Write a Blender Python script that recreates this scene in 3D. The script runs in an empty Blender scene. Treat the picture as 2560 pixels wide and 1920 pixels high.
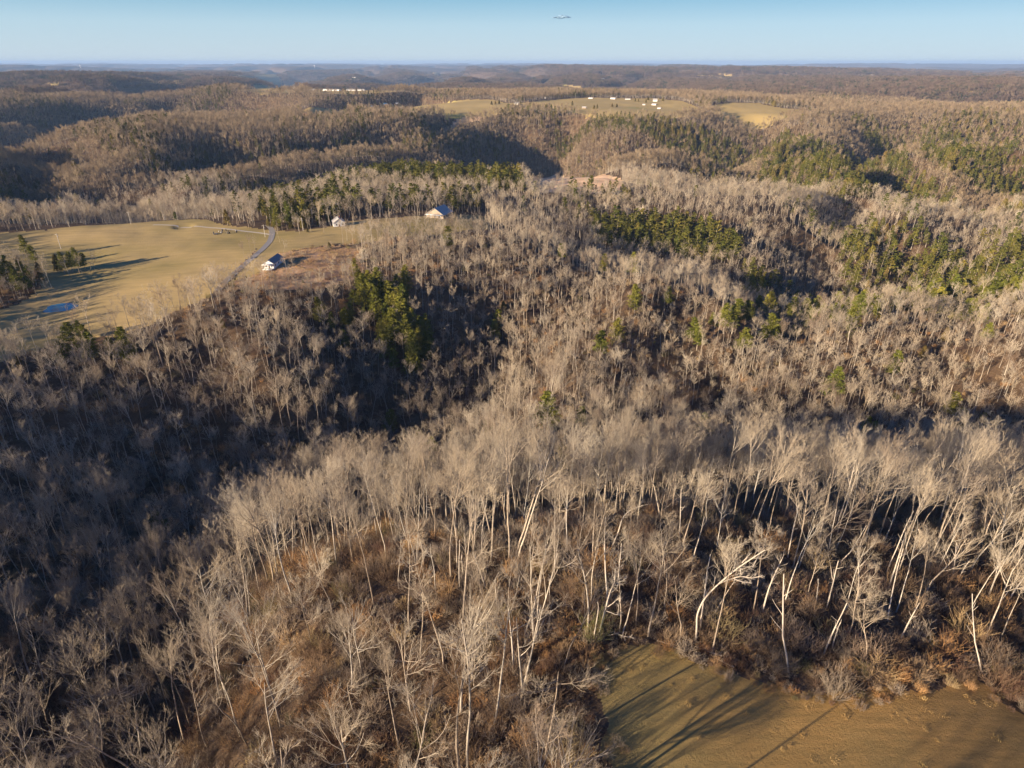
import bpy, math, random
import numpy as np
from mathutils import Vector, Matrix
random.seed(7)
RNG = np.random.default_rng(11)
S = bpy.context.scene
COL = S.collection
PI = math.pi

# ------------------------------------------------------------------ camera
FPX, PITCH = 1620.0, math.radians(26.4)
cam_d = bpy.data.cameras.new("camera")
cam_d.sensor_width = 36.0
cam_d.lens = FPX / 2560.0 * 36.0
cam_d.clip_start = 1.0
cam_d.clip_end = 120000.0
cam = bpy.data.objects.new("camera", cam_d)
COL.objects.link(cam)
cam.location = (0, 0, 0)
cam.rotation_euler = (PI / 2 - PITCH, 0, 0)
S.camera = cam

# ------------------------------------------------------------------ sky and sun
SUN_EL, SUN_DIR = math.radians(14.5), (-0.84, -0.54)      # horizontal direction towards the sun
sun_az = math.atan2(SUN_DIR[0], SUN_DIR[1])
W = bpy.data.worlds.new("World")
S.world = W
W.use_nodes = True
wn = W.node_tree
bg = wn.nodes["Background"]
sky = wn.nodes.new("ShaderNodeTexSky")
sky.sky_type = 'NISHITA'
sky.sun_disc = False
sky.sun_elevation = SUN_EL
sky.sun_rotation = sun_az
sky.altitude = 300
sky.air_density = 1.0
sky.dust_density = 0.2
sky.ozone_density = 3.0
tn = wn.nodes.new("ShaderNodeMix"); tn.data_type = 'RGBA'; tn.blend_type = 'MULTIPLY'; tn.inputs[0].default_value = 1.0
tn.inputs[7].default_value = (0.36, 0.72, 1.32, 1)       # tints the sky alone, for cooler, bluer shade
# clear blue above, paling through a thin veil towards the horizon
wn.links.new(sky.outputs[0], tn.inputs[6])
tcw = wn.nodes.new("ShaderNodeTexCoord"); sx_ = wn.nodes.new("ShaderNodeSeparateXYZ")
wn.links.new(tcw.outputs["Generated"], sx_.inputs[0])
cr_ = wn.nodes.new("ShaderNodeValToRGB"); e_ = cr_.color_ramp.elements
e_[0].position = 0.0; e_[0].color = (.68, .77, .83, 1); e_[1].position = .22; e_[1].color = (.16, .32, .52, 1)
q_ = e_.new(.045); q_.color = (.55, .73, .82, 1)
q_ = e_.new(.095); q_.color = (.17, .46, .63, 1)
wn.links.new(sx_.outputs[2], cr_.inputs[0])
vs_ = wn.nodes.new("ShaderNodeMix"); vs_.data_type = 'RGBA'; vs_.blend_type = 'MULTIPLY'; vs_.inputs[0].default_value = 1.0
vs_.inputs[7].default_value = (8.2, 8.2, 8.2, 1); wn.links.new(cr_.outputs[0], vs_.inputs[6]); vs_.clamp_result = False
mr_ = wn.nodes.new("ShaderNodeMapRange"); mr_.inputs[1].default_value = .10; mr_.inputs[2].default_value = .24
mr_.inputs[3].default_value = .85; mr_.inputs[4].default_value = 0.0; mr_.clamp = True
wn.links.new(sx_.outputs[2], mr_.inputs[0])
hm = wn.nodes.new("ShaderNodeMix"); hm.data_type = 'RGBA'
wn.links.new(mr_.outputs[0], hm.inputs[0]); wn.links.new(tn.outputs[2], hm.inputs[6]); wn.links.new(vs_.outputs[2], hm.inputs[7])
wn.links.new(hm.outputs[2], bg.inputs[0])
bg.inputs[1].default_value = 0.05
sl = bpy.data.lights.new("sun", 'SUN')
sl.energy = 5.0
sl.angle = math.radians(0.5)
sl.color = (1.0, 0.81, 0.585)
so = bpy.data.objects.new("sun", sl)
COL.objects.link(so)
sd = Vector((SUN_DIR[0] * math.cos(SUN_EL), SUN_DIR[1] * math.cos(SUN_EL), math.sin(SUN_EL)))
so.rotation_euler = sd.to_track_quat('Z', 'Y').to_euler()
S.view_settings.view_transform = 'Standard'
S.view_settings.look = 'None'
S.view_settings.exposure = 1.3
S.view_settings.gamma = 1
S.cycles.max_bounces = 3
S.cycles.diffuse_bounces = 2
S.cycles.glossy_bounces = 1
S.cycles.transmission_bounces = 1
S.cycles.volume_bounces = 0
S.cycles.transparent_max_bounces = 4
S.cycles.use_denoising = True

# ------------------------------------------------------------------ small maths
CP, SP = math.cos(PITCH), math.sin(PITCH)
DS = 2560.0 / 2212.0

def unproj(dx, dy, z):
    """a sight line that meets the level z"""
    u = (dx * DS - 1280) / FPX; v = (dy * DS - 960) / FPX
    down = SP + v * CP; fwd = CP - v * SP
    t = -z / down
    return u * t, fwd * t

def proj(X, Y, Z):
    """world -> (display x, display y, depth)"""
    d = Y * CP - Z * SP
    v = (-Z * CP - Y * SP) / d
    return (X / d * FPX + 1280) / DS, (v * FPX + 960) / DS, d

def _h(ix, iy, s):
    n = (ix.astype(np.int64) * 374761393 + iy.astype(np.int64) * 668265263 + s * 2147483647) & 0xffffffff
    n = ((n ^ (n >> 13)) * 1274126177) & 0xffffffff
    return ((n ^ (n >> 16)) & 0xffff) / 32767.5 - 1.0

def vn(x, y, s=0):
    x = np.asarray(x, float); y = np.asarray(y, float)
    ix = np.floor(x); iy = np.floor(y)
    fx = x - ix; fy = y - iy
    fx = fx * fx * fx * (fx * (fx * 6 - 15) + 10); fy = fy * fy * fy * (fy * (fy * 6 - 15) + 10)
    a = _h(ix, iy, s); b = _h(ix + 1, iy, s); c = _h(ix, iy + 1, s); d = _h(ix + 1, iy + 1, s)
    return (a + (b - a) * fx) * (1 - fy) + (c + (d - c) * fx) * fy

def fbm(x, y, s=0, o=3):
    r = 0; a = 1; t = 0
    for k in range(o):
        r = r + a * vn(x, y, s + k * 17); t += a
        x = x * 2.03 + 11.3; y = y * 2.03 - 7.7; a *= .5
    return r / t

def sstep(a, b, x):
    t = np.clip((x - a) / (b - a), 0, 1)
    return t * t * (3 - 2 * t)

def inpoly(poly, X, Y):
    X = np.asarray(X, float); Y = np.asarray(Y, float)
    r = np.zeros(X.shape, bool)
    n = len(poly)
    for i in range(n):
        x1, y1 = poly[i]; x2, y2 = poly[(i + 1) % n]
        c = ((y1 > Y) != (y2 > Y))
        with np.errstate(divide='ignore', invalid='ignore'):
            xi = (x2 - x1) * (Y - y1) / (y2 - y1 if y2 != y1 else 1e-9) + x1
        r ^= c & (X < xi)
    return r

# ------------------------------------------------------------------ the lie of the land
# sight-line column | distance, level of the ground below the camera; ...
CT = """-200|60 -92;100 -104;160 -122;230 -118;300 -120;400 -118;500 -114;600 -118;800 -122;1050 -104;1300 -165;1800 -108
100|60 -104;80 -114;110 -126;140 -132;170 -132;200 -128;230 -122;255 -117;275 -117;320 -121;400 -119;470 -116;505 -114;560 -118;700 -136;800 -132;1000 -112;1120 -103;1200 -112;1400 -178;1650 -185;1900 -120;2100 -98
350|60 -100;80 -110;110 -124;140 -134;175 -138;205 -132;235 -120;260 -113;290 -113;320 -115;400 -115;480 -114;510 -113;560 -118;700 -134;850 -128;1000 -120;1150 -112;1300 -106;1450 -112;1700 -182;2000 -185;2300 -102
500|55 -88;90 -100;120 -116;150 -132;190 -140;220 -134;245 -121;265 -113;290 -112;340 -113;400 -113;480 -113;520 -113;600 -122;750 -136;900 -138;1050 -128;1200 -122;1400 -112;1550 -120;1750 -170;1950 -170;2150 -104
600|50 -82;80 -85;98 -92;118 -107;150 -128;190 -141;215 -140;245 -128;270 -116;288 -112;305 -111;330 -111;350 -111;400 -111;470 -112;520 -113;600 -120;750 -132;850 -142;1000 -144;1100 -134;1250 -122;1500 -110;1750 -108;1900 -112;2100 -106;2500 -100
760|50 -79;78 -81;96 -86;112 -95;132 -109;165 -130;200 -143;235 -146;265 -140;295 -128;320 -118;345 -112;380 -112;420 -112;480 -111;540 -113;620 -118;720 -122;800 -130;900 -144;1030 -152;1160 -142;1300 -124;1500 -112;1800 -108;2100 -104
900|50 -78;78 -79;95 -82;110 -90;132 -107;165 -128;195 -140;225 -148;255 -151;290 -148;320 -139;350 -130;380 -122;420 -116;480 -113;530 -112;600 -116;700 -122;770 -120;840 -130;950 -150;1080 -160;1200 -150;1350 -124;1500 -114;1700 -110;2000 -104;2300 -103
1150|60 -74;82 -76;98 -81;113 -91;145 -114;185 -133;215 -142;245 -146;275 -143;310 -136;350 -127;390 -120;430 -118;480 -121;540 -126;620 -128;700 -126;780 -122;850 -134;950 -165;1050 -182;1250 -192;1450 -186;1600 -152;1750 -114;2000 -104;2300 -102
1270|400 -119;430 -126;470 -140;520 -146;600 -136;700 -128;770 -121;850 -140;930 -150;1000 -130;1060 -122;1120 -135;1250 -180;1400 -182;1550 -140;1700 -112;2000 -103
1400|60 -73;85 -75;102 -81;118 -91;148 -113;185 -133;220 -143;250 -147;280 -144;310 -136;350 -126;380 -118;405 -121;450 -140;500 -156;540 -158;600 -143;660 -130;720 -127;780 -131;850 -148;900 -154;960 -138;1020 -122;1080 -132;1200 -182;1350 -184;1500 -150;1650 -122;1800 -110;2000 -103
1650|60 -74;85 -77;106 -84;124 -94;152 -115;190 -136;225 -149;260 -153;290 -146;330 -133;350 -129;370 -134;410 -154;460 -168;510 -164;570 -144;640 -130;720 -128;800 -140;900 -158;1000 -146;1080 -148;1180 -152;1300 -140;1450 -132;1560 -126;1700 -116;1850 -106;2000 -100;2300 -112
1800|290 -154;330 -142;370 -138;420 -158;480 -168;560 -152;640 -134;720 -130;820 -142;900 -132;960 -120;1040 -134;1130 -158;1250 -150;1400 -122;1600 -112;1850 -112
1950|60 -74;90 -81;110 -88;130 -99;155 -117;190 -140;225 -154;260 -161;290 -152;320 -136;345 -128;390 -134;430 -154;480 -166;540 -160;610 -140;700 -128;780 -130;860 -150;930 -158;1000 -142;1080 -122;1150 -135;1280 -172;1400 -150;1550 -120;1700 -114;1850 -118;2100 -155;2400 -112
2212|60 -76;90 -84;110 -90;130 -98;155 -116;190 -140;225 -157;260 -158;290 -140;320 -124;360 -121;400 -130;450 -150;500 -154;560 -136;630 -121;700 -120;780 -136;870 -116;960 -110;1050 -128;1150 -108;1300 -103;1450 -110;1600 -98;1900 -125;2300 -108
2420|60 -78;110 -94;155 -118;225 -155;290 -138;340 -120;450 -145;560 -132;680 -118;800 -128;960 -108;1300 -104;1600 -100;2000 -120"""
cpts = []
for ln in CT.splitlines():
    dx, rest = ln.split("|")
    for tok in rest.split(";"):
        Yc, zc = map(float, tok.split())
        cpts.append(((float(dx) * DS - 1280) / FPX * (Yc * CP - zc * SP), Yc, zc))
# ground outside the picture, which still throws shadows into it
cpts += [(-185, -10, -94), (-250, 90, -102), (-130, -110, -80), (-330, 40, -85), (-365, 120, -84), (-430, 165, -89), (-520, 120, -88), (-60, -120, -76), (60, -90, -72),
         (0, 10, -73), (-60, 10, -84), (-110, 40, -106), (150, 20, -74), (-430, 250, -106), (-420, 420, -118), (-700, 300, -112), (-700, -200, -105),
         (250, -200, -95), (500, 100, -110), (350, 200, -95), (700, 400, -118), (-900, 800, -120), (0, -600, -110), (1400, 900, -112)]
cpts = np.array(cpts)

def _lp(X, Y):
    d = np.hypot(X, Y)
    return np.arctan2(X, Y), np.log(d + 30.0)

ca, cl = _lp(cpts[:, 0], cpts[:, 1])
_C2 = 0.035 ** 2
def _phi(a, l):
    da = a[:, None] - ca[None]; dl = l[:, None] - cl[None]
    return np.sqrt(da * da + dl * dl + _C2)
_A = _phi(ca, cl)
_A -= np.eye(len(ca)) * 0.004
_zm = -118.0
_w = np.linalg.solve(_A, cpts[:, 2] - _zm)

RAV = []
for txt, dep, wid in (("1140 1680;1150 1480;1162 1280;1180 1100", 75, 105), ("600 2600;545 2250;490 1950;420 1720", 95, 125),
                      ("300 2250;180 1850;60 1550;-80 1350", 80, 140), ("930 2400;800 2150;690 1900", 70, 130),
                      ("1800 1300;1900 1080;1985 900;2050 800;2070 720", 55, 60), ("2230 1000;2150 860;2120 780", 45, 55),
                      ("1470 1060;1540 930;1590 840", 50, 60), ("900 205;845 245;765 285;715 315", 15, 26), ("1080 380;1062 330;1010 275", 14, 22),
                      ("1230 400;1180 350;1130 300", 12, 22), ("1420 370;1400 320;1370 280", 10, 22), ("1580 340;1560 300;1500 265", 10, 20),
                      ("820 1130;760 1010;700 900", 40, 60), ("640 1000;560 860;470 740", 36, 60), ("1350 1480;1400 1330;1420 1200", 30, 50), ("1620 1450;1600 1320;1560 1210", 30, 50),
                      ("300 900;250 760;200 640", 26, 50), ("60 1000;40 820;20 680", 26, 50), ("1740 640;1790 560;1830 500", 24, 35), ("2010 620;2020 560;1990 500", 20, 35),
                      ("420 300;430 250;470 205", 10, 22), ("220 290;250 240;270 190", 8, 22), ("340 270;360 225;380 180", 8, 20),
                      ("150 900;200 800;260 700;330 620", 30, 45), ("480 1200;430 1080;380 960", 40, 55), ("-60 1250;60 1100;160 980", 45, 60),
                      ("2300 760;2180 650;2100 570", 30, 40), ("1600 1080;1660 980;1700 900", 40, 50), ("1880 780;1850 700;1830 640", 32, 38),
                      ("2300 1400;2200 1250;2120 1130", 55, 70), ("2020 1520;1900 1350;1850 1250", 50, 60), ("1720 1520;1600 1400;1540 1300", 50, 60),
                      ("1300 430;1260 385;1230 340", 12, 24), ("1500 400;1470 350;1440 300", 12, 24), ("1700 410;1690 370;1660 320", 12, 22), ("2150 420;2100 360;2060 310", 14, 24)):
    pp = []
    for tok in txt.split(";"):
        dx, Yc = map(float, tok.split())
        pp.append(((dx * DS - 1280) / FPX * (Yc * CP + 120 * SP), Yc))
    RAV.append((pp, dep * (1.5 if dep < 30 else 1.15), wid * (1.15 if dep < 30 else 1)))
def ravines(x, y):
    r = np.zeros(x.shape)
    for pp, dep, wid in RAV:
        best = np.full(x.shape, 1e9); bt = np.zeros(x.shape)
        n = len(pp) - 1
        for k in range(n):
            (x1, y1), (x2, y2) = pp[k], pp[k + 1]
            L2 = (x2 - x1) ** 2 + (y2 - y1) ** 2
            t = np.clip(((x - x1) * (x2 - x1) + (y - y1) * (y2 - y1)) / L2, 0, 1)
            q = np.hypot(x - x1 - t * (x2 - x1), y - y1 - t * (y2 - y1))
            m = q < best; best = np.where(m, q, best); bt = np.where(m, (k + t) / n, bt)
        r = np.maximum(r, dep * np.exp(-np.abs(best / wid) ** 1.6) * sstep(0, .3, bt) )
    return r
BASINS = []      # x, y, radius, level or depth, kind

def zfun(X, Y):
    X = np.asarray(X, float).ravel(); Y = np.asarray(Y, float).ravel()
    out = np.empty(X.shape)
    for s in range(0, len(X), 60000):
        x = X[s:s + 60000]; y = Y[s:s + 60000]
        d = np.hypot(x, y)
        wa = .035 * d * sstep(560, 900, d)
        a, l = _lp(x + wa * vn(x / 330, y / 330, 43), y + 1.4 * wa * vn(x / 330, y / 330, 44))
        zb = np.clip(_phi(a, l) @ _w + _zm, -215, -66)
        low = sstep(114, 126, -zb)
        zb -= ravines(x + .5 * wa * vn(x / 200, y / 200, 71), y + .3 * wa * vn(x / 200, y / 200, 72))
        n3 = fbm((.87 * x - .5 * y) / 270 + 3, (.5 * x + .87 * y) / 900, 51, 2)
        zb -= 44 * np.exp(-(n3 / .19) ** 2) * sstep(880, 1200, d) * sstep(112, 124, -zb)
        zb += 1.2 * fbm(x / 45, y / 45, 3) * sstep(90, 300, d) + low * 7 * fbm(x / 75, y / 75, 5) * sstep(140, 260, d)
        zb += 9 * fbm(x / 210, y / 210, 15) * sstep(560, 1100, d) * (.3 + .7 * low)
        k = 1 + sstep(4000, 12000, d) * 1.3
        wx = x + 400 * vn(x / 1300, y / 1300, 41); wy = y + 400 * vn(x / 1300, y / 1300, 42)
        n = fbm(wx / 1700 / k, wy / 1700 / k, 21, 3)
        n2 = fbm(wx / 650 + 5, wy / 1900, 31, 2)
        amp = 1 + .7 * sstep(3800, 6500, d)
        far = -96 + amp * 58 * fbm(x / 3300, y / 3300, 8, 2) - amp * 100 * np.exp(-(n / .13) ** 2) - amp * 65 * np.exp(-(n2 / .16) ** 2)
        far = far + 55 * sstep(15000, 34000, d) * (0.2 + .8 * np.clip(np.abs(np.arctan2(x, y)) / .7, 0, 1) ** 2)
        far = far - 110 * sstep(9000, 20000, d) * .25
        t = sstep(2350, 3300, d)
        z = zb * (1 - t) + far * t
        for bx, by, br, bz, kind in BASINS:
            q = 1 - sstep(br * .75, br * 1.6, np.hypot(x - bx, y - by))
            z = z * (1 - q) + bz * q if kind == 'level' else z - bz * q
        out[s:s + 60000] = z
    return out

def z1(x, y):
    return float(zfun(np.array([x]), np.array([y]))[0])

def ground_at(dx, dy):
    """first ground met by a sight line"""
    u = (dx * DS - 1280) / FPX; v = (dy * DS - 960) / FPX
    down = SP + v * CP; fwd = CP - v * SP
    t = 60 * (1.006 ** np.arange(0, 1000))
    z = zfun(u * t, fwd * t)
    k = np.nonzero(-down * t <= z)[0]
    if len(k) == 0: return None
    k = k[0]
    a, b = t[max(k - 1, 0)], t[k]
    for _ in range(14):
        m = (a + b) / 2
        if -down * m <= z1(u * m, fwd * m): b = m
        else: a = m
    m = (a + b) / 2
    return u * m, fwd * m, z1(u * m, fwd * m)

def land(pts, z):
    """an outline on the ground, in metres"""
    r = []
    for a, b in pts:
        g = ground_at(a, b) if 158 < b < 1800 else None
        r.append(g[:2] if g else unproj(a, b, z))
    return r

POND = unproj(133, 665, -121.5)
_pz = z1(*POND)
BASINS.append((POND[0], POND[1], 9.0, _pz - 1.1, 'level'))
_g = ground_at(396, 489)
BASINS.append((_g[0], _g[1], 6.0, 1.4, 'dip'))
for _x, _y, _z, _r in ((585, 194, -88, 210), (700, 198, -90, 190), (790, 198, -90, 150)):
    _q = unproj(_x, _y, _z); BASINS.append((_q[0], _q[1], float(_r), _z, 'level'))

PASTURE = land([(-60, 800), (-60, 505), (100, 497), (250, 484), (425, 473), (500, 489), (588, 496), (584, 512), (545, 548), (486, 612), (430, 650), (330, 700), (230, 728), (120, 745)], -115)
PWOOD = land([(-60, 560), (50, 592), (88, 606), (80, 632), (30, 660), (-60, 690)], -122)
YARD = land([(586, 498), (640, 500), (700, 492), (760, 478), (850, 470), (940, 466), (1045, 466), (1066, 496), (930, 512), (850, 512), (790, 525), (720, 528), (640, 540), (600, 548), (560, 590), (492, 614), (548, 552)], -112)
SCRUB = land([(600, 546), (640, 538), (720, 530), (775, 540), (790, 600), (700, 625), (600, 628), (492, 616), (560, 588)], -113)
OPENING = land([(1135, 392), (1150, 379), (1210, 375), (1310, 378), (1350, 392), (1340, 416), (1240, 420), (1150, 414)], -124)
NEARF = land([(1268, 1432), (1362, 1384), (1425, 1388), (1508, 1430), (1640, 1462), (1715, 1488), (1800, 1508), (1900, 1486), (2080, 1470), (2112, 1438), (2155, 1502), (2280, 1575), (2700, 1750), (2700, 2250), (1360, 2250), (1310, 1640)], -73)
CLEAR = land([(840, 1400), (960, 1345), (1000, 1370), (900, 1430), (860, 1440)], -76)
FF = [land(p, z) for p, z in (
    ([(775, 236), (830, 229), (870, 227), (940, 226), (985, 240), (900, 250), (790, 248)], -110),
    ([(905, 228), (1000, 216), (1062, 215), (1090, 222), (1130, 222), (1180, 216), (1260, 211), (1420, 213), (1462, 217), (1535, 246), (1440, 262), (1300, 258), (1230, 244), (1130, 236), (1050, 254), (960, 256)], -102),
    ([(1527, 232), (1580, 221), (1640, 223), (1680, 232), (1740, 238), (1820, 252), (1700, 256), (1560, 262)], -106),
    ([(915, 276), (980, 262), (1010, 252), (1045, 252), (1045, 264), (960, 276)], -114),
    ([(518, 196), (545, 188), (580, 186), (635, 188), (650, 200), (560, 206)], -100),
    ([(635, 250), (720, 236), (775, 240), (745, 256), (660, 260)], -108),
    ([(1680, 168), (1740, 164), (1790, 167), (1740, 171)], -85),
    ([(2130, 226), (2180, 219), (2212, 221), (2212, 232)], -96),
    ([(1790, 228), (1870, 225), (1900, 227), (1830, 231)], -104),
    ([(650, 196), (800, 194), (860, 198), (800, 206), (680, 206)], -104),
    ([(500, 158), (580, 154), (640, 156), (580, 159)], -85),
    ([(840, 162), (900, 160), (960, 163), (900, 166)], -85),
    ([(300, 178), (360, 174), (430, 177), (360, 181)], -90), ([(1000, 183), (1040, 179), (1090, 182), (1040, 186)], -90), ([(1285, 175), (1310, 171), (1340, 174), (1310, 178)], -90),
    ([(1150, 191), (1200, 186), (1260, 189), (1200, 193)], -90), ([(1870, 181), (1920, 177), (1980, 180), (1920, 184)], -90), ([(1490, 163), (1530, 160), (1580, 162), (1530, 165)], -90),
    ([(2070, 199), (2110, 195), (2170, 198), (2110, 202)], -90), ([(60, 182), (110, 179), (160, 182), (110, 185)], -90), ([(730, 174), (760, 170), (800, 173), (760, 177)], -90),
)]
SHORN = FF[3]
EVER = [(land(p, z), f) for p, z, f in (
    ([(650, 398), (800, 380), (1000, 386), (1120, 396), (1135, 422), (900, 412), (700, 418)], -126, .97),
    ([(540, 440), (760, 425), (770, 462), (680, 492), (640, 496), (570, 500)], -114, .62),
    ([(770, 452), (1040, 432), (1040, 462), (860, 462)], -114, .35),
    ([(760, 640), (880, 640), (920, 720), (955, 790), (900, 830), (830, 800), (800, 720), (765, 690)], -142, .85),
    ([(680, 690), (800, 680), (790, 760), (700, 760)], -140, .3),
    ([(1265, 480), (1500, 492), (1600, 545), (1580, 580), (1400, 552), (1290, 530)], -140, .97),
    ([(1800, 530), (2240, 530), (2240, 640), (1950, 680), (1820, 620)], -140, .72),
    ([(1600, 590), (1850, 660), (1900, 720), (1700, 700)], -155, .35),
    ([(1170, 272), (1450, 268), (1700, 290), (1790, 345), (1700, 372), (1450, 345), (1200, 350)], -140, .68),
    ([(1650, 350), (1850, 345), (1990, 400), (2060, 460), (1850, 440), (1640, 400)], -130, .8),
    ([(1850, 290), (2100, 285), (2100, 325), (1870, 325)], -120, .7),
    ([(1950, 335), (2212, 345), (2240, 440), (2100, 430), (2030, 380)], -120, .82),
    ([(1240, 740), (1440, 760), (1600, 700), (1600, 740), (1420, 810), (1240, 810)], -136, .16),
    ([(120, 735), (290, 735), (290, 800), (140, 800)], -113, .55),
    ([(870, 295), (1110, 290), (1100, 345), (870, 345)], -150, .3),
    ([(200, 330), (640, 310), (640, 345), (300, 370)], -130, .2),
    ([(550, 318), (850, 330), (850, 345), (560, 338)], -158, .45),
    ([(-60, 545), (90, 590), (80, 640), (-60, 690)], -122, .3),
    ([(1230, 418), (1370, 420), (1370, 440), (1230, 436)], -126, .6),
    ([(1720, 350), (1990, 365), (2000, 392), (1720, 380)], -130, .3),
)]

# ------------------------------------------------------------------ mesh and material helpers
def mesh_np(name, V, F, mat=None, smooth=False):
    """F: (n,4) or (n,3) int array"""
    me = bpy.data.meshes.new(name)
    V = np.asarray(V, np.float32); F = np.asarray(F, np.int32)
    k = F.shape[1]
    me.vertices.add(len(V)); me.vertices.foreach_set("co", V.ravel())
    me.loops.add(F.size); me.loops.foreach_set("vertex_index", F.ravel())
    me.polygons.add(len(F)); me.polygons.foreach_set("loop_start", np.arange(0, F.size, k, dtype=np.int32))
    me.polygons.foreach_set("loop_total", np.full(len(F), k, np.int32))
    if smooth: me.polygons.foreach_set("use_smooth", np.ones(len(F), bool))
    me.update(calc_edges=True)
    if mat: me.materials.append(mat)
    return me

def ob(name, me, parent=None, loc=None):
    o = bpy.data.objects.new(name, me)
    COL.objects.link(o)
    if parent: o.parent = parent
    if loc is not None: o.location = loc
    return o

def tag(o, label=None, cat=None, group=None, kind=None):
    if label: o["label"] = label
    if cat: o["category"] = cat
    if group: o["group"] = group
    if kind: o["kind"] = kind
    return o

def mat(name, build):
    m = bpy.data.materials.new(name)
    m.use_nodes = True
    nt = m.node_tree
    b = nt.nodes["Principled BSDF"]
    b.inputs["Roughness"].default_value = .9
    b.inputs["Specular IOR Level"].default_value = .15
    build(nt, b)
    return m

def ramp(nt, fac, stops):
    r = nt.nodes.new("ShaderNodeValToRGB")
    e = r.color_ramp.elements
    while len(e) < len(stops): e.new(.5)
    for k, (p, c) in enumerate(stops):
        e[k].position = p; e[k].color = (*c, 1)
    nt.links.new(fac, r.inputs[0])
    return r.outputs[0]

def noise(nt, scale, detail=4, rough=.6, vec=None, obj=False):
    n = nt.nodes.new("ShaderNodeTexNoise")
    n.inputs["Scale"].default_value = scale; n.inputs["Detail"].default_value = detail; n.inputs["Roughness"].default_value = rough
    if vec is None:
        g = nt.nodes.new("ShaderNodeNewGeometry"); vec = g.outputs["Position"]
    nt.links.new(vec, n.inputs["Vector"])
    return n.outputs["Fac"]

def scaled(nt, sx, sy, sz, rot=0):
    g = nt.nodes.new("ShaderNodeNewGeometry"); m = nt.nodes.new("ShaderNodeMapping")
    m.inputs["Scale"].default_value = (sx, sy, sz); m.inputs["Rotation"].default_value = (0, 0, rot)
    nt.links.new(g.outputs["Position"], m.inputs[0])
    return m.outputs[0]

def mix(nt, fac, a, b, mode='MIX'):
    m = nt.nodes.new("ShaderNodeMix"); m.data_type = 'RGBA'; m.blend_type = mode
    if isinstance(fac, float): m.inputs[0].default_value = fac
    else: nt.links.new(fac, m.inputs[0])
    for i, s in ((6, a), (7, b)):
        if isinstance(s, tuple): m.inputs[i].default_value = (*s, 1)
        else: nt.links.new(s, m.inputs[i])
    return m.outputs[2]

def bump(nt, b, h, strength, dist):
    n = nt.nodes.new("ShaderNodeBump"); n.inputs["Strength"].default_value = strength; n.inputs["Distance"].default_value = dist
    nt.links.new(h, n.inputs["Height"]); nt.links.new(n.outputs[0], b.inputs["Normal"])

def flat(c, rough=.9, metal=0.0):
    def f(nt, b):
        n = noise(nt, 1.3, 3)
        col = mix(nt, n, tuple(x * .82 for x in c), tuple(min(1, x * 1.12) for x in c))
        nt.links.new(col, b.inputs["Base Color"]); b.inputs["Roughness"].default_value = rough
        b.inputs["Metallic"].default_value = metal
    return f

def m_litter(nt, b):
    a = ramp(nt, noise(nt, .035, 6, .65), [(.3, (.075, .052, .034)), (.5, (.135, .092, .057)), (.72, (.21, .145, .09))])
    c = ramp(nt, noise(nt, .8, 6, .75), [(.3, (.45, .42, .4)), (.7, (1.15, 1.1, 1.05))])
    r = mix(nt, 1.0, a, c, 'MULTIPLY')
    nt.links.new(r, b.inputs["Base Color"])
    bump(nt, b, noise(nt, 1.5, 5, .7), .8, .6)
def m_field(nt, b):
    a = ramp(nt, noise(nt, .02, 4, .6), [(.35, (.30, .195, .07)), (.5, (.42, .255, .09)), (.68, (.50, .295, .10))])
    st = ramp(nt, noise(nt, 1.0, 5, .75, scaled(nt, .18, 1.1, 1, .5)), [(.3, (.62, .64, .62)), (.7, (1.15, 1.12, 1.05))])
    r = mix(nt, 1.0, a, st, 'MULTIPLY')
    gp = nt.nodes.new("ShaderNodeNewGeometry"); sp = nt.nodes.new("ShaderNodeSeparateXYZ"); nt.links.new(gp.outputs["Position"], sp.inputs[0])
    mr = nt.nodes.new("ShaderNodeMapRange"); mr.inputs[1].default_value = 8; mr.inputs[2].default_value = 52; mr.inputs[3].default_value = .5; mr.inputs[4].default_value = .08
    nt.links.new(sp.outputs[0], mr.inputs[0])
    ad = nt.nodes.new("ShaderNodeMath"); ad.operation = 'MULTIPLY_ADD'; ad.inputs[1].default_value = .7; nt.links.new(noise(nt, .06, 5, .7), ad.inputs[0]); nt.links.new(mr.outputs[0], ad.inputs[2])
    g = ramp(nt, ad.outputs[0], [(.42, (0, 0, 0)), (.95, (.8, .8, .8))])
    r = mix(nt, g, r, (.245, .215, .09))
    nt.links.new(r, b.inputs["Base Color"])
    bump(nt, b, noise(nt, 2.2, 6, .8), 1.0, .35)
def m_pasture(nt, b):
    a = ramp(nt, noise(nt, .012, 4, .6), [(.35, (.29, .225, .085)), (.55, (.40, .29, .125)), (.7, (.45, .32, .145))])
    st = ramp(nt, noise(nt, .25, 5, .7, scaled(nt, .12, 1.2, 1, .35)), [(.3, (.8, .82, .78)), (.7, (1.1, 1.08, 1.02))])
    r = mix(nt, 1.0, a, st, 'MULTIPLY')
    nt.links.new(r, b.inputs["Base Color"])
    bump(nt, b, noise(nt, 1.2, 5, .7), .6, .3)
def m_scrub(nt, b):
    a = ramp(nt, noise(nt, .07, 6, .7), [(.32, (.22, .13, .07)), (.5, (.44, .27, .15)), (.7, (.58, .38, .22))])
    nt.links.new(a, b.inputs["Base Color"])
    bump(nt, b, noise(nt, .7, 6, .75), 1.0, .9)
def m_cut(nt, b):
    a = ramp(nt, noise(nt, .05, 6, .7), [(.32, (.52, .33, .18)), (.5, (.72, .47, .27)), (.7, (.8, .55, .34))])
    nt.links.new(a, b.inputs["Base Color"])
def m_upland(nt, b):
    a = ramp(nt, noise(nt, .0035, 4, .6), [(.30, (.19, .23, .055)), (.42, (.40, .29, .11)), (.7, (.50, .36, .14))])
    nt.links.new(a, b.inputs["Base Color"])

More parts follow.
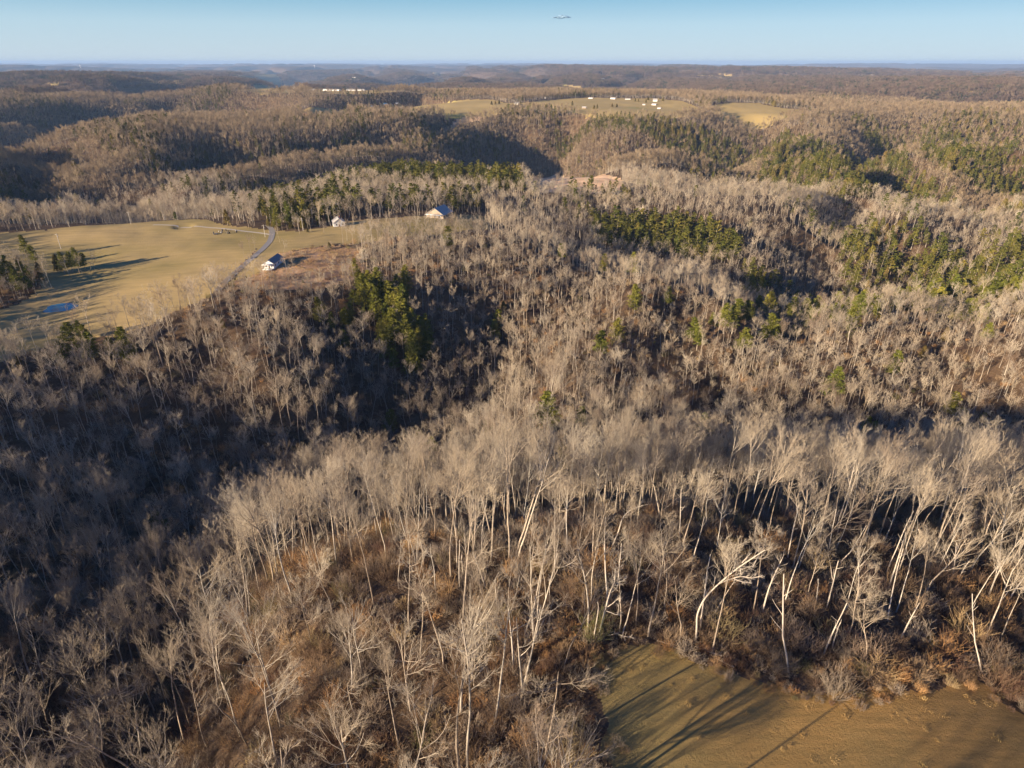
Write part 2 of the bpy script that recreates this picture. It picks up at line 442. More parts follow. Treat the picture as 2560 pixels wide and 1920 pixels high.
M_litter, M_field, M_pasture = mat("leaf litter", m_litter), mat("dry hay field", m_field), mat("winter pasture", m_pasture)
M_scrub, M_cut, M_upland = mat("dry scrub", m_scrub), mat("cut bank", m_cut), mat("upland grass", m_upland)

# ------------------------------------------------------------------ ground: one sheet out to the horizon
az = np.concatenate([np.radians(np.arange(-180, -46, 3.0)), np.radians(np.arange(-46, 46.01, .16)), np.radians(np.arange(48, 178, 3.0))])
rings = 4.0 * np.exp(np.arange(0, 1180) * 0.0082)
rings = rings[rings < 49000]
NA, NR = len(az), len(rings)
GX = (np.sin(az)[None] * rings[:, None]).ravel(); GY = (np.cos(az)[None] * rings[:, None]).ravel()
GZ = zfun(GX, GY)
# earth's curve and, far out, the rough top of the woods
gd = np.hypot(GX, GY)
GZ = GZ + 7.0 * vn(GX / 60, GY / 60, 77) * sstep(9000, 14000, gd)
V = np.stack([GX, GY, GZ], 1)
i, j = np.meshgrid(np.arange(NR - 1), np.arange(NA), indexing='ij')
j2 = (j + 1) % NA
F = np.stack([i * NA + j, i * NA + j2, (i + 1) * NA + j2, (i + 1) * NA + j], -1).reshape(-1, 4)[:, ::-1]
fc = V[F].mean(1)
wob = np.where(np.hypot(fc[:, 0], fc[:, 1]) < 150, 3.2, 2.5) * fbm(fc[:, 0] / 6, fc[:, 1] / 6, 61, 3)
wx, wy = fc[:, 0] + wob, fc[:, 1] + wob
cls = np.zeros(len(F), int)
near = np.hypot(fc[:, 0], fc[:, 1])
for k, polys in ((1, [NEARF]), (2, [PASTURE]), (3, [YARD]), (4, [SCRUB]), (5, [OPENING, SHORN]), (6, [p for p in FF if p is not SHORN])):
    for p in polys:
        m = inpoly(p, wx, wy) & (cls == 0)
        cls[m] = k
cls[inpoly(PWOOD, wx, wy) & (cls == 2)] = 0
for k, nm, mt in ((0, "ground", M_litter), (1, "hay_field", M_field), (2, "pasture", M_pasture), (3, "yard_grass", M_pasture),
                  (4, "scrub_ground", M_scrub), (5, "cleared_ground", M_cut), (6, "upland_field", M_upland)):
    f = F[cls == k]
    if not len(f): continue
    u, inv = np.unique(f, return_inverse=True)
    o = ob(nm, mesh_np(nm, V[u], inv.reshape(-1, 4), mt, True))
    tag(o, kind='structure')

#@@TREES
# ------------------------------------------------------------------ tree building
def unit(v): return v / np.maximum(np.linalg.norm(v, axis=-1, keepdims=True), 1e-9)

def grow(P0, D0, L, r0, r1, n, up, wig, rng):
    """polylines: start points P0 (m,3), directions, lengths L (m) -> (m,n,3), radii (m,n)"""
    m = len(P0)
    P = np.zeros((m, n, 3)); P[:, 0] = P0
    D = unit(D0); st = (L / (n - 1))[:, None]
    for k in range(1, n):
        D = unit(D + np.array([0, 0, 1.0]) * up / (n - 1) + rng.normal(0, wig, (m, 3)))
        P[:, k] = P[:, k - 1] + D * st
    t = np.linspace(0, 1, n)[None]
    return P, r0[:, None] * (1 - t) + r1[:, None] * t

def tubes(P, R, s):
    m, n, _ = P.shape
    T = np.empty_like(P)
    T[:, 1:-1] = P[:, 2:] - P[:, :-2]; T[:, 0] = P[:, 1] - P[:, 0]; T[:, -1] = P[:, -1] - P[:, -2]
    T = unit(T)
    ref = np.where(np.abs(T[:, :1, 2:3]) > .8, np.array([1.0, 0, 0]), np.array([0, 0, 1.0]))
    A = unit(np.cross(T, np.broadcast_to(ref, T.shape))); B = np.cross(T, A)
    th = np.arange(s) * 2 * PI / s
    V = P[:, :, None] + R[:, :, None, None] * (np.cos(th)[None, None, :, None] * A[:, :, None] + np.sin(th)[None, None, :, None] * B[:, :, None])
    idx = np.arange(m * n * s).reshape(m, n, s)
    a = idx[:, :-1]; b = idx[:, 1:]
    F = np.stack([a, np.roll(a, -1, 2), np.roll(b, -1, 2), b], -1).reshape(-1, 4)
    return V.reshape(-1, 3), F

def join(parts):
    Vs, Fs, o = [], [], 0
    for V, F in parts:
        Vs.append(V); Fs.append(F + o); o += len(V)
    return np.concatenate(Vs), np.concatenate(Fs)

def kids(P, R, k, t0, t1, ang, ratio, L, rng, taper=.55, tpow=1.0):
    """k children per polyline"""
    m, n, _ = P.shape
    t = t0 + (t1 - t0) * rng.random((m, k)) ** tpow
    f = t * (n - 1); i0 = np.minimum(f.astype(int), n - 2); fr = (f - i0)[..., None]
    ar = np.arange(m)[:, None]
    p = P[ar, i0] * (1 - fr) + P[ar, i0 + 1] * fr
    T = unit(P[ar, i0 + 1] - P[ar, i0])
    r = R[ar, i0] * (1 - fr[..., 0]) + R[ar, i0 + 1] * fr[..., 0]
    rv = unit(rng.normal(0, 1, (m, k, 3)))
    pe = unit(np.cross(T, rv))
    a = np.radians(ang[0] + (ang[1] - ang[0]) * rng.random((m, k)))[..., None]
    D = T * np.cos(a) + pe * np.sin(a)
    ln = L[:, None] * (ratio[0] + (ratio[1] - ratio[0]) * rng.random((m, k))) * (1.12 - .45 * t)
    return p.reshape(-1, 3), D.reshape(-1, 3), ln.ravel(), (r * taper).ravel()

def bare_tree(seed, H=24, clear=.5, nl=8, spread=(25, 50), sub=(6, 6, 4), tw=.0095, lean=.03, fork=False, rt=.155, shape='vase', lod=0, wig=.035):
    rng = np.random.default_rng(seed)
    tr, cr = [], []
    nseg = 9 if lod == 0 else 5
    if fork:        # twin stems from one stool
        d0 = np.array([[.13, .05, 1.0], [-.12, -.06, 1.0]]); m0 = 2; nl = max(4, nl // 2 + 1)
    else:
        d0 = np.array([[lean * rng.normal(), lean * rng.normal(), 1.0]]); m0 = 1
    L0 = np.full(m0, H * (.93 if shape == 'pole' else .82)) * (1 - .12 * np.arange(m0))
    P, R = grow(np.zeros((m0, 3)), d0, L0, np.full(m0, rt), np.full(m0, .05), nseg, .1, wig if lod == 0 else .02, rng)
    R[:, 0] *= 1.35
    P[:, 0, 2] -= 1.2
    tr.append(tubes(P, R, 7 if lod == 0 else 4))
    p, d, L, r = kids(P, R, nl, clear, .98, spread, (.30, .44) if shape != 'pole' else (.14, .24), np.full(m0, float(H)) * (.8 if fork else 1), rng, .6)
    if shape == 'oak': d[:, 2] *= .6
    P1, R1 = grow(p, d, L, r, r * .3 + .01, 6 if lod == 0 else 4, .55 if shape != 'oak' else .35, .08, rng)
    (tr if lod == 0 else cr).append(tubes(P1, R1, 5 if lod == 0 else 3))
    p, d, L2, r = kids(P1, R1, sub[0], .22, 1, (22, 52), (.35, .6), L, rng, .6)
    P2, R2 = grow(p, d, L2, np.maximum(r, tw * 1.8), np.full(len(r), tw * 1.1), 4 if lod == 0 else 3, .42, .09, rng)
    cr.append(tubes(P2, R2, 4 if lod == 0 else 3))
    if len(sub) > 1 and sub[1]:
        p, d, L3, r = kids(P2, R2, sub[1], .15, 1, (20, 50), (.4, .7), L2, rng, .7)
        P3, R3 = grow(p, d, L3, np.full(len(L3), tw * 1.25), np.full(len(L3), tw * .8), 3, .35, .1, rng)
        cr.append(tubes(P3, R3, 3))
        if len(sub) > 2 and sub[2]:
            p, d, L4, r = kids(P3, R3, sub[2], .15, 1, (20, 50), (.45, .8), L3, rng, .7)
            P4, R4 = grow(p, d, L4, np.full(len(L4), tw), np.full(len(L4), tw * .6), 2, .4, .1, rng)
            cr.append(tubes(P4, R4, 3))
    return join(tr), join(cr)

def blades(C, D, Lb, Wb, rng):
    """small leaf blades: centre C, direction D"""
    D = unit(D); N = unit(np.cross(D, rng.normal(0, 1, C.shape)))
    a = C - D * Lb[:, None] * .5; b = C + D * Lb[:, None] * .5
    w = N * Wb[:, None] * .5
    V = np.stack([a - w * .5, a + w * .5, b + w, b - w], 1).reshape(-1, 3)
    return V, np.arange(len(V)).reshape(-1, 4)

def pine(seed, H=20, lod=0):
    rng = np.random.default_rng(seed)
    tr, cr = [], []
    P, R = grow(np.zeros((1, 3)), np.array([[.02, .01, 1.0]]), np.array([H]), np.array([.26]), np.array([.03]), 7, .1, .015, rng)
    P[:, 0, 2] -= 1
    tr.append(tubes(P, R, 6))
    nw = 17 if lod == 0 else 9
    nb = 5 if lod == 0 else 4
    z = np.repeat(np.linspace(.28, .99, nw), nb); z = np.clip(z + rng.normal(0, .012, len(z)), .2, .995)
    az_ = rng.random(len(z)) * 2 * PI
    L = (H * .23 * (1 - ((z - .28) / .74)) ** .75 + .7) * (.55 + .6 * rng.random(len(z)))
    d = np.stack([np.cos(az_), np.sin(az_), .12 + .5 * (z - .28)], 1)
    f = z * 6; i0 = np.minimum(f.astype(int), 5); fr = (f - i0)[:, None]
    p0 = P[0, i0] * (1 - fr) + P[0, i0 + 1] * fr
    P1, R1 = grow(p0, d, L, np.full(len(L), .05), np.full(len(L), .015), 4, .15, .06, rng)
    if lod == 0: tr.append(tubes(P1, R1, 3))
    k = 34 if lod == 0 else 9
    t = .25 + .75 * rng.random((len(L), k)) ** .8
    f = t * 3; i0 = np.minimum(f.astype(int), 2); fr = (f - i0)[..., None]; ar = np.arange(len(L))[:, None]
    C = P1[ar, i0] * (1 - fr) + P1[ar, i0 + 1] * fr
    off = rng.normal(0, 1, C.shape) * (L[:, None, None] * .17) * np.array([1, 1, .38])
    C = (C + off).reshape(-1, 3)
    D = np.repeat(d, k, 0) + rng.normal(0, .7, C.shape); D[:, 2] += .25
    s = 1.0 if lod == 0 else 2.0
    cr.append(blades(C, D, (.5 + .4 * rng.random(len(C))) * s, (.16 + .13 * rng.random(len(C))) * s * 1.2, rng))
    return join(tr), join(cr)

def cedar(seed, H=10, lod=0, wide=.22):
    rng = np.random.default_rng(seed)
    P, R = grow(np.zeros((1, 3)), np.array([[.02, .01, 1.0]]), np.array([H * .97]), np.array([.16]), np.array([.02]), 4, .1, .01, rng)
    P[:, 0, 2] -= 1
    tr = tubes(P, R, 5)
    n = 3800 if lod == 0 else 420
    z = rng.random(n) ** .8
    a = rng.random(n) * 2 * PI
    lump = 1 + .28 * np.sin(3 * a + 9 * z + seed) + .2 * np.sin(5 * a - 14 * z)
    r = H * wide * (1 - z) ** .65 * lump * np.sqrt(rng.random(n)) ** .6 + .1
    C = np.stack([r * np.cos(a), r * np.sin(a), H * (.08 + .92 * z)], 1)
    D = np.stack([np.cos(a) * .5, np.sin(a) * .5, np.ones(n) * .8], 1) + rng.normal(0, .45, (n, 3))
    s = 1.0 if lod == 0 else 2.3
    return tr, blades(C, D, (.32 + .3 * rng.random(n)) * s, (.14 + .1 * rng.random(n)) * s, rng)

def brush(seed, H=2.4, n=46, rad=1.5, tw=.014):
    rng = np.random.default_rng(seed)
    a = rng.random(n) * 2 * PI; rr = rad * np.sqrt(rng.random(n)) * .6
    p = np.stack([rr * np.cos(a), rr * np.sin(a), np.full(n, -.3)], 1)
    d = np.stack([np.cos(a) * .45, np.sin(a) * .45, np.ones(n)], 1) + rng.normal(0, .18, (n, 3))
    L = H * (.5 + .6 * rng.random(n))
    P, R = grow(p, d, L, np.full(n, tw * 1.6), np.full(n, tw), 4, .1, .14, rng)
    q, e, L2, r = kids(P, R, 6, .2, 1, (20, 60), (.3, .55), L, rng)
    P2, R2 = grow(q, e, L2, np.full(len(L2), tw), np.full(len(L2), tw * .7), 3, .2, .15, rng)
    return join([tubes(P, R, 3), tubes(P2, R2, 3)])

# bark, twigs and needles: the colour differs from tree to tree
def m_bark(nt, b):
    oi = nt.nodes.new("ShaderNodeObjectInfo")
    tc = nt.nodes.new("ShaderNodeTexCoord")
    a = ramp(nt, oi.outputs["Random"], [(.0, (.34, .27, .20)), (.35, (.46, .38, .29)), (.6, (.52, .46, .37)), (.8, (.30, .24, .18)), (1., (.60, .55, .46))])
    n = noise(nt, 1.6, 4, .7, tc.outputs["Object"])
    c = ramp(nt, n, [(.3, (.6, .58, .55)), (.65, (1.1, 1.1, 1.1))])
    nt.links.new(mix(nt, 1.0, a, c, 'MULTIPLY'), b.inputs["Base Color"])
def m_twig(nt, b):
    oi = nt.nodes.new("ShaderNodeObjectInfo")
    a = ramp(nt, oi.outputs["Random"], [(.0, (.34, .27, .19)), (.25, (.49, .40, .285)), (.45, (.36, .30, .225)), (.62, (.57, .48, .355)), (.78, (.26, .19, .135)), (.9, (.52, .45, .345)), (1., (.34, .27, .20))])
    nt.links.new(a, b.inputs["Base Color"])
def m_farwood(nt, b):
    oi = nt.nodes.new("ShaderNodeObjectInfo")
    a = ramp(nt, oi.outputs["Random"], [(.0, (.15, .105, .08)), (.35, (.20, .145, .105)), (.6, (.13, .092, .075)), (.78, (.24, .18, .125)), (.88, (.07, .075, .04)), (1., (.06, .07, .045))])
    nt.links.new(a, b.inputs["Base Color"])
def m_needle(nt, b):
    oi = nt.nodes.new("ShaderNodeObjectInfo")
    tc = nt.nodes.new("ShaderNodeTexCoord")
    a = ramp(nt, oi.outputs["Random"], [(.0, (.075, .09, .018)), (.4, (.14, .135, .027)), (.75, (.10, .10, .023)), (1., (.21, .175, .037))])
    c = ramp(nt, noise(nt, .9, 3, .6, tc.outputs["Object"]), [(.3, (.65, .7, .6)), (.7, (1.3, 1.2, 1.1))])
    nt.links.new(mix(nt, 1.0, a, c, 'MULTIPLY'), b.inputs["Base Color"])
def m_cedar(nt, b):
    oi = nt.nodes.new("ShaderNodeObjectInfo")
    a = ramp(nt, oi.outputs["Random"], [(.0, (.12, .10, .03)), (.4, (.18, .145, .04)), (.75, (.22, .155, .05)), (1., (.10, .105, .03))])
    nt.links.new(a, b.inputs["Base Color"])
def m_brush(nt, b):
    oi = nt.nodes.new("ShaderNodeObjectInfo")
    a = ramp(nt, oi.outputs["Random"], [(.0, (.17, .105, .065)), (.25, (.24, .165, .105)), (.4, (.30, .25, .19)), (.5, (.16, .085, .055)), (.66, (.44, .36, .27)), (.76, (.38, .26, .15)), (.86, (.50, .27, .11)), (.94, (.52, .38, .20)), (1., (.18, .17, .07))])
    nt.links.new(a, b.inputs["Base Color"])
M_bark, M_twig, M_farw = mat("bark", m_bark), mat("twigs", m_twig), mat("far twigs", m_farwood)
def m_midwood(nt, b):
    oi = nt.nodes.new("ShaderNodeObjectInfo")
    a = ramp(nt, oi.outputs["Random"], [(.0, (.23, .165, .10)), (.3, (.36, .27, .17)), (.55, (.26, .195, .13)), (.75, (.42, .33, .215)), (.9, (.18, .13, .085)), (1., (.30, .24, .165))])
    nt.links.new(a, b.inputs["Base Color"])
def m_needle2(nt, b):
    oi = nt.nodes.new("ShaderNodeObjectInfo"); tc = nt.nodes.new("ShaderNodeTexCoord")
    a = ramp(nt, oi.outputs["Random"], [(.0, (.11, .13, .022)), (.4, (.21, .205, .035)), (.75, (.145, .145, .028)), (1., (.30, .265, .05))])
    c = ramp(nt, noise(nt, .9, 3, .6, tc.outputs["Object"]), [(.3, (.65, .7, .6)), (.7, (1.25, 1.2, 1.1))])
    nt.links.new(mix(nt, 1.0, a, c, 'MULTIPLY'), b.inputs["Base Color"])
M_lneedle = mat("bright needles", m_needle2)  # brighter needle colours, used on the singly placed pines
M_midw = mat("mid twigs", m_midwood)
M_needle, M_cedar, M_brush = mat("needles", m_needle), mat("cedar leaves", m_cedar), mat("brush stems", m_brush)

TREES = []      # (trunk mesh, crown mesh, kind words, unit height)
SPEC = [dict(H=25, clear=.56, nl=8, sub=(6, 5, 4)), dict(H=25, clear=.6, nl=8, spread=(18, 38), sub=(6, 5, 4)),
        dict(H=23, clear=.52, nl=8, spread=(28, 50), sub=(6, 5, 4), rt=.18), dict(H=26, clear=.66, nl=7, spread=(20, 45), sub=(6, 5, 4), rt=.2),
        dict(H=20, clear=.42, nl=8, spread=(38, 64), sub=(6, 5, 4), shape='oak', rt=.19), dict(H=25, clear=.45, nl=18, spread=(45, 80), sub=(5, 5, 3), shape='pole', rt=.17),
        dict(H=24, clear=.7, nl=6, spread=(16, 34), sub=(6, 6, 4), rt=.17, lean=.1), dict(H=18, clear=.3, nl=12, spread=(35, 70), sub=(5, 4, 3), rt=.15, tw=.010),
        dict(H=25, clear=.62, nl=7, spread=(28, 58), sub=(5, 4, 3), rt=.17, lean=.08),
        dict(H=22, clear=.5, nl=8, spread=(25, 50), sub=(6, 4, 4), rt=.15, fork=True), dict(H=21, clear=.4, nl=9, spread=(30, 65), sub=(5, 5, 4), rt=.16, wig=.09),
        dict(H=26, clear=.72, nl=6, spread=(20, 40), sub=(5, 5, 4), rt=.16), dict(H=17, clear=.5, nl=6, spread=(30, 60), sub=(4, 3, 2), rt=.11, lean=.14, wig=.08),
        dict(H=24, clear=.35, nl=14, spread=(40, 70), sub=(5, 4, 3), rt=.16, shape='pole', wig=.05)]
WORDS = ["full-crowned bare tree", "upswept tall bare tree", "wide round-crowned bare tree", "high-crowned bare tree",
         "level-limbed bare tree", "slim short-limbed bare tree", "thin tuft-topped bare tree", "low-branching bare tree", "sparse-crowned bare tree",
         "twin-stemmed bare tree", "crooked bare tree", "tall bare tree with tiny crown", "thin crooked bare tree", "feathery-sided bare tree"]
def me2(nm, VF, m): return mesh_np(nm, VF[0], VF[1], m)
for k, sp in enumerate(SPEC):
    t, c = bare_tree(100 + k, **sp)
    TREES.append((me2("trunk", t, M_bark), me2("crown", c, M_twig), WORDS[k], sp['H']))
EVERS = []
for k, (fn, h, w) in enumerate(((lambda s: pine(s, 20), 20, "layered green pine"), (lambda s: pine(s + 5, 17), 17, "bushy round pine"),
                                (lambda s: cedar(s, 10), 10, "conical cedar"), (lambda s: cedar(s + 3, 8, 0, .3), 8, "squat cedar"))):
    t, c = fn(200 + k)
    EVERS.append((me2("trunk", t, M_bark), me2("crown", c, M_lneedle if k < 2 else M_cedar), w, h))

def hidden(cname, items):
    c = bpy.data.collections.new(cname)
    for k, me in enumerate(items):
        o = bpy.data.objects.new("%s_%02d" % (cname, k), me)
        c.objects.link(o)
    return c
def joined(nm, pairs):
    """one mesh of several (V,F,mat)"""
    V, F = join([(v, f) for v, f, m in pairs])
    me = mesh_np(nm, V, F)
    ms = []
    for v, f, m in pairs:
        if m not in ms: ms.append(m)
    for m in ms: me.materials.append(m)
    me.polygons.foreach_set("material_index", np.concatenate([np.full(len(f), ms.index(m), np.int32) for v, f, m in pairs]))
    return me
def both(nm, tc, mc):
    return joined(nm, [(tc[0][0], tc[0][1], M_bark), (tc[1][0], tc[1][1], mc)])

near_items = [both("tree", bare_tree(100 + k, **sp), M_twig) for k, sp in enumerate(SPEC)]
mid_items = []
for k, sp in enumerate(SPEC[:8]):
    q = dict(sp); q['sub'] = (6, 6) if k != 5 else (3, 4); q['tw'] = .023; q['lod'] = 1; q['rt'] = sp.get('rt', .24) * 1.05
    mid_items.append(both("tree", bare_tree(300 + k, **q), M_twig))
far_items = []
for k, sp in enumerate(SPEC[:6]):
    q = dict(sp); q['sub'] = (8, 3) if k != 5 else (5,); q['tw'] = .062; q['lod'] = 1; q['nl'] = max(6, sp['nl'] - 2); q['rt'] = .26; q['hh'] = 0; del q['hh']
    if k == 5: q['sub'] = (6, 0)
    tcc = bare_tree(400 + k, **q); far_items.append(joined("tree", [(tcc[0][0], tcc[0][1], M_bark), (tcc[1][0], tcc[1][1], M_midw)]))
def clump(seed, n=10, size=30, tw=.16):
    rng = np.random.default_rng(seed)
    parts = []
    for k in range(n):
        q = dict(SPEC[int(rng.integers(0, 5))]); q['sub'] = (7, 0); q['tw'] = tw; q['lod'] = 1; q['nl'] = 6; q['rt'] = .25
        t, c = bare_tree(int(seed * 50 + k), **q)
        s = .7 + .5 * rng.random()
        off = np.array([rng.random() * size - size / 2, rng.random() * size - size / 2, 0])
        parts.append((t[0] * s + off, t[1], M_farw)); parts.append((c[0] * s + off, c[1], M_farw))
    return joined("clump", parts)
clump_items = [clump(70 + k) for k in range(5)]
ev_near = [both("ev", EV, M_needle if k < 2 else M_cedar) for k, EV in enumerate((pine(200), pine(206, 17), cedar(202), cedar(206, 8, 0, .3)))]
ev_mid = [both("ev", EV, M_needle if k < 2 else M_cedar) for k, EV in enumerate((pine(220, 20, 1), pine(226, 17, 1), cedar(222, 11, 1), cedar(229, 8, 1, .3)))]
brush_items = [mesh_np("brush", *brush(500 + k, *a), M_brush) for k, a in enumerate(((2.4,), (1.6, 60, 2.0), (3.6, 34, 1.3), (1.2, 70, 1.8)))]

C_near, C_mid, C_far, C_clump = hidden("bare_near", near_items), hidden("bare_mid", mid_items), hidden("bare_far", far_items), hidden("bare_clump", clump_items)
C_en, C_em, C_br = hidden("green_near", ev_near), hidden("green_mid", ev_mid), hidden("brush_protos", brush_items)

def scatter_obj(name, label, layers):
    """layers: list of (collection, points (n,3), rotz/tilt (n,3), scale (n,3), index (n)) in ONE object"""
    P = np.concatenate([l[1] for l in layers]); R = np.concatenate([l[2] for l in layers]); Sc = np.concatenate([l[3] for l in layers])
    I = np.concatenate([l[4] for l in layers]).astype(np.int32)
    Lr = np.concatenate([np.full(len(l[1]), k, np.int32) for k, l in enumerate(layers)])
    me = bpy.data.meshes.new(name)
    me.vertices.add(len(P)); me.vertices.foreach_set("co", P.astype(np.float32).ravel())
    for nm, tp, arr in (("rot", 'FLOAT_VECTOR', R), ("scl", 'FLOAT_VECTOR', Sc)):
        a = me.attributes.new(nm, tp, 'POINT'); a.data.foreach_set("vector", arr.astype(np.float32).ravel())
    for nm, arr in (("idx", I), ("lay", Lr)):
        a = me.attributes.new(nm, 'INT', 'POINT'); a.data.foreach_set("value", arr)
    me.update()
    o = ob(name, me)
    tag(o, label, None, None, 'stuff')
    g = bpy.data.node_groups.new(name, 'GeometryNodeTree')
    g.interface.new_socket("Geometry", in_out='INPUT', socket_type='NodeSocketGeometry')
    g.interface.new_socket("Geometry", in_out='OUTPUT', socket_type='NodeSocketGeometry')
    N, K = g.nodes, g.links
    gi = N.new("NodeGroupInput"); go = N.new("NodeGroupOutput"); jn = N.new("GeometryNodeJoinGeometry")
    def attr(nm, tp):
        a = N.new("GeometryNodeInputNamedAttribute"); a.data_type = tp; a.inputs["Name"].default_value = nm
        return a.outputs["Attribute"]
    rot, scl, idx, lay = attr("rot", 'FLOAT_VECTOR'), attr("scl", 'FLOAT_VECTOR'), attr("idx", 'INT'), attr("lay", 'INT')
    for k, l in enumerate(layers):
        ci = N.new("GeometryNodeCollectionInfo"); ci.inputs["Collection"].default_value = l[0]
        ci.inputs["Separate Children"].default_value = True; ci.inputs["Reset Children"].default_value = True
        cmp_ = N.new("FunctionNodeCompare"); cmp_.data_type = 'INT'; cmp_.operation = 'EQUAL'
        K.new(lay, [s for s in cmp_.inputs if s.type == 'INT'][0]); [s for s in cmp_.inputs if s.type == 'INT'][1].default_value = k
        ip = N.new("GeometryNodeInstanceOnPoints"); ip.inputs["Pick Instance"].default_value = True
        K.new(gi.outputs[0], ip.inputs["Points"]); K.new(ci.outputs[0], ip.inputs["Instance"]); K.new(cmp_.outputs[0], ip.inputs["Selection"])
        K.new(idx, ip.inputs["Instance Index"]); K.new(rot, ip.inputs["Rotation"]); K.new(scl, ip.inputs["Scale"])
        K.new(ip.outputs[0], jn.inputs[0])
    K.new(jn.outputs[0], go.inputs[0])
    md = o.modifiers.new("scatter", 'NODES'); md.node_group = g
    return o

# ------------------------------------------------------------------ where things grow
def cells(r0, r1, g, a0, a1, jit=.48):
    n = int(r1 / g) + 1
    ix, iy = np.meshgrid(np.arange(-n, n + 1), np.arange(-n, n + 1))
    x = (ix.ravel() + .5) * g; y = (iy.ravel() + .5) * g
    d = np.hypot(x, y); a = np.degrees(np.arctan2(x, y))
    k = (d >= r0) & (d < r1) & (a > a0) & (a < a1)
    x, y = x[k], y[k]
    return x + RNG.uniform(-jit, jit, len(x)) * g, y + RNG.uniform(-jit, jit, len(x)) * g

OPENLAND = [NEARF, PASTURE, YARD, SCRUB, OPENING] + FF
def is_open(x, y):
    r = np.zeros(len(x), bool)
    for p in OPENLAND: r |= inpoly(p, x, y)
    r &= ~inpoly(PWOOD, x, y)
    return r
def green_p(x, y):
    g = np.where(np.hypot(x, y) < 190, .0, .012)
    for p, f in EVER: g = np.where(inpoly(p, x, y), np.maximum(g, f), g)
    d = np.hypot(x, y)
    pat = sstep(.05, .4, fbm(x / 170, y / 170, 91, 2))
    g = np.maximum(g, np.where(d > 900, .30 * pat, np.where(d > 350, .05 * pat, 0)))
    return g
def seen(x, y, z, h):
    """crown inside the picture and not behind a hill"""
    sx, sy, dep = proj(x, y, z + h * .75)
    ok = (dep > 1) & (sx > -15) & (sx < 2227) & (sy > -10) & (sy < 1675)
    for f in (.35, .5, .62, .72, .8, .86, .91, .95, .98):
        ok &= (z + h * .8) * f > zfun(x * f, y * f)
    return ok

trees = []     # x, y, ring
for ring, (r0, r1, g, a0, a1) in enumerate(((8, 230, 5.6, -178, 68), (230, 460, 6.2, -100, 46), (460, 1100, 6.4, -60, 42), (1100, 2700, 7.2, -44, 41))):
    x, y = cells(r0, r1, g, a0, a1)
    k = ~is_open(x, y)
    x, y = x[k], y[k]
    k = ~(inpoly(CLEAR, x, y) & (RNG.random(len(x)) < .9))
    thin = fbm(x / 30, y / 30, 55, 2)
    k &= RNG.random(len(x)) < np.where(thin < -.25, .6 + .3 * (np.hypot(x, y) > 190), .95)
    sx, sy, dp = proj(x, y, zfun(x, y))
    # the near slope above the field is thinly wooded
    k &= ~((np.hypot(x, y) < 125) & (x > -45) & (y > -10) & (RNG.random(len(x)) < .3))
    # nothing right under the camera's feet
    k &= ~((np.hypot(x, y) < 30) & (y > 0))
    x, y = x[k], y[k]
    trees.append(np.stack([x, y, np.full(len(x), ring)], 1))
T = np.concatenate(trees)
TX, TY, TR = T[:, 0], T[:, 1], T[:, 2].astype(int)
TZ = zfun(TX, TY)
TD = np.hypot(TX, TY)
GRN = RNG.random(len(TX)) < green_p(TX, TY)
def rots(n, tilt=.05):
    return np.stack([RNG.normal(0, tilt, n), RNG.normal(0, tilt, n), RNG.random(n) * 2 * PI], 1)
size = .55 + .52 * RNG.random(len(TX)) ** .8
size *= 1 + .12 * fbm(TX / 60, TY / 60, 66, 2)
size[(TD < 120) & (TX > 5)] *= .86
size *= 1 - .2 * sstep(190, 380, TD)
TS = np.stack([size * RNG.uniform(.8, 1.15, len(size)) * (1 + .12 * (TD > 180)), size * RNG.uniform(.8, 1.15, len(size)) * (1 + .12 * (TD > 180)), size], 1)
TS[GRN & (TD > 350)] *= 1.22
TT = rots(len(TX), .024)
TI = RNG.integers(0, 9, len(TX))
pick = np.array([0, 1, 2, 3, 4, 5, 6, 7, 8, 9, 10, 11, 12, 13, 0, 3, 1, 11])
TI = pick[RNG.integers(0, len(pick), len(TX))]
EI = RNG.integers(0, 4, len(TX))
EI[(fbm(TX / 120, TY / 120, 14, 2) > 0) & (EI > 1)] -= 2
TS[GRN & (TD > 900) & (EI > 1)] *= 1.65
vis = seen(TX, TY, TZ, 22 * size)
vis[TD > 700] = False
ab = np.nonzero(vis & ~GRN & (TD < 330))[0]; ab = ab[np.argsort(TD[ab])][:262]
ae = np.nonzero(vis & GRN)[0]; ae = ae[np.argsort(TD[ae])][:258]
own = np.zeros(len(TX), bool); own[ab] = True; own[ae] = True

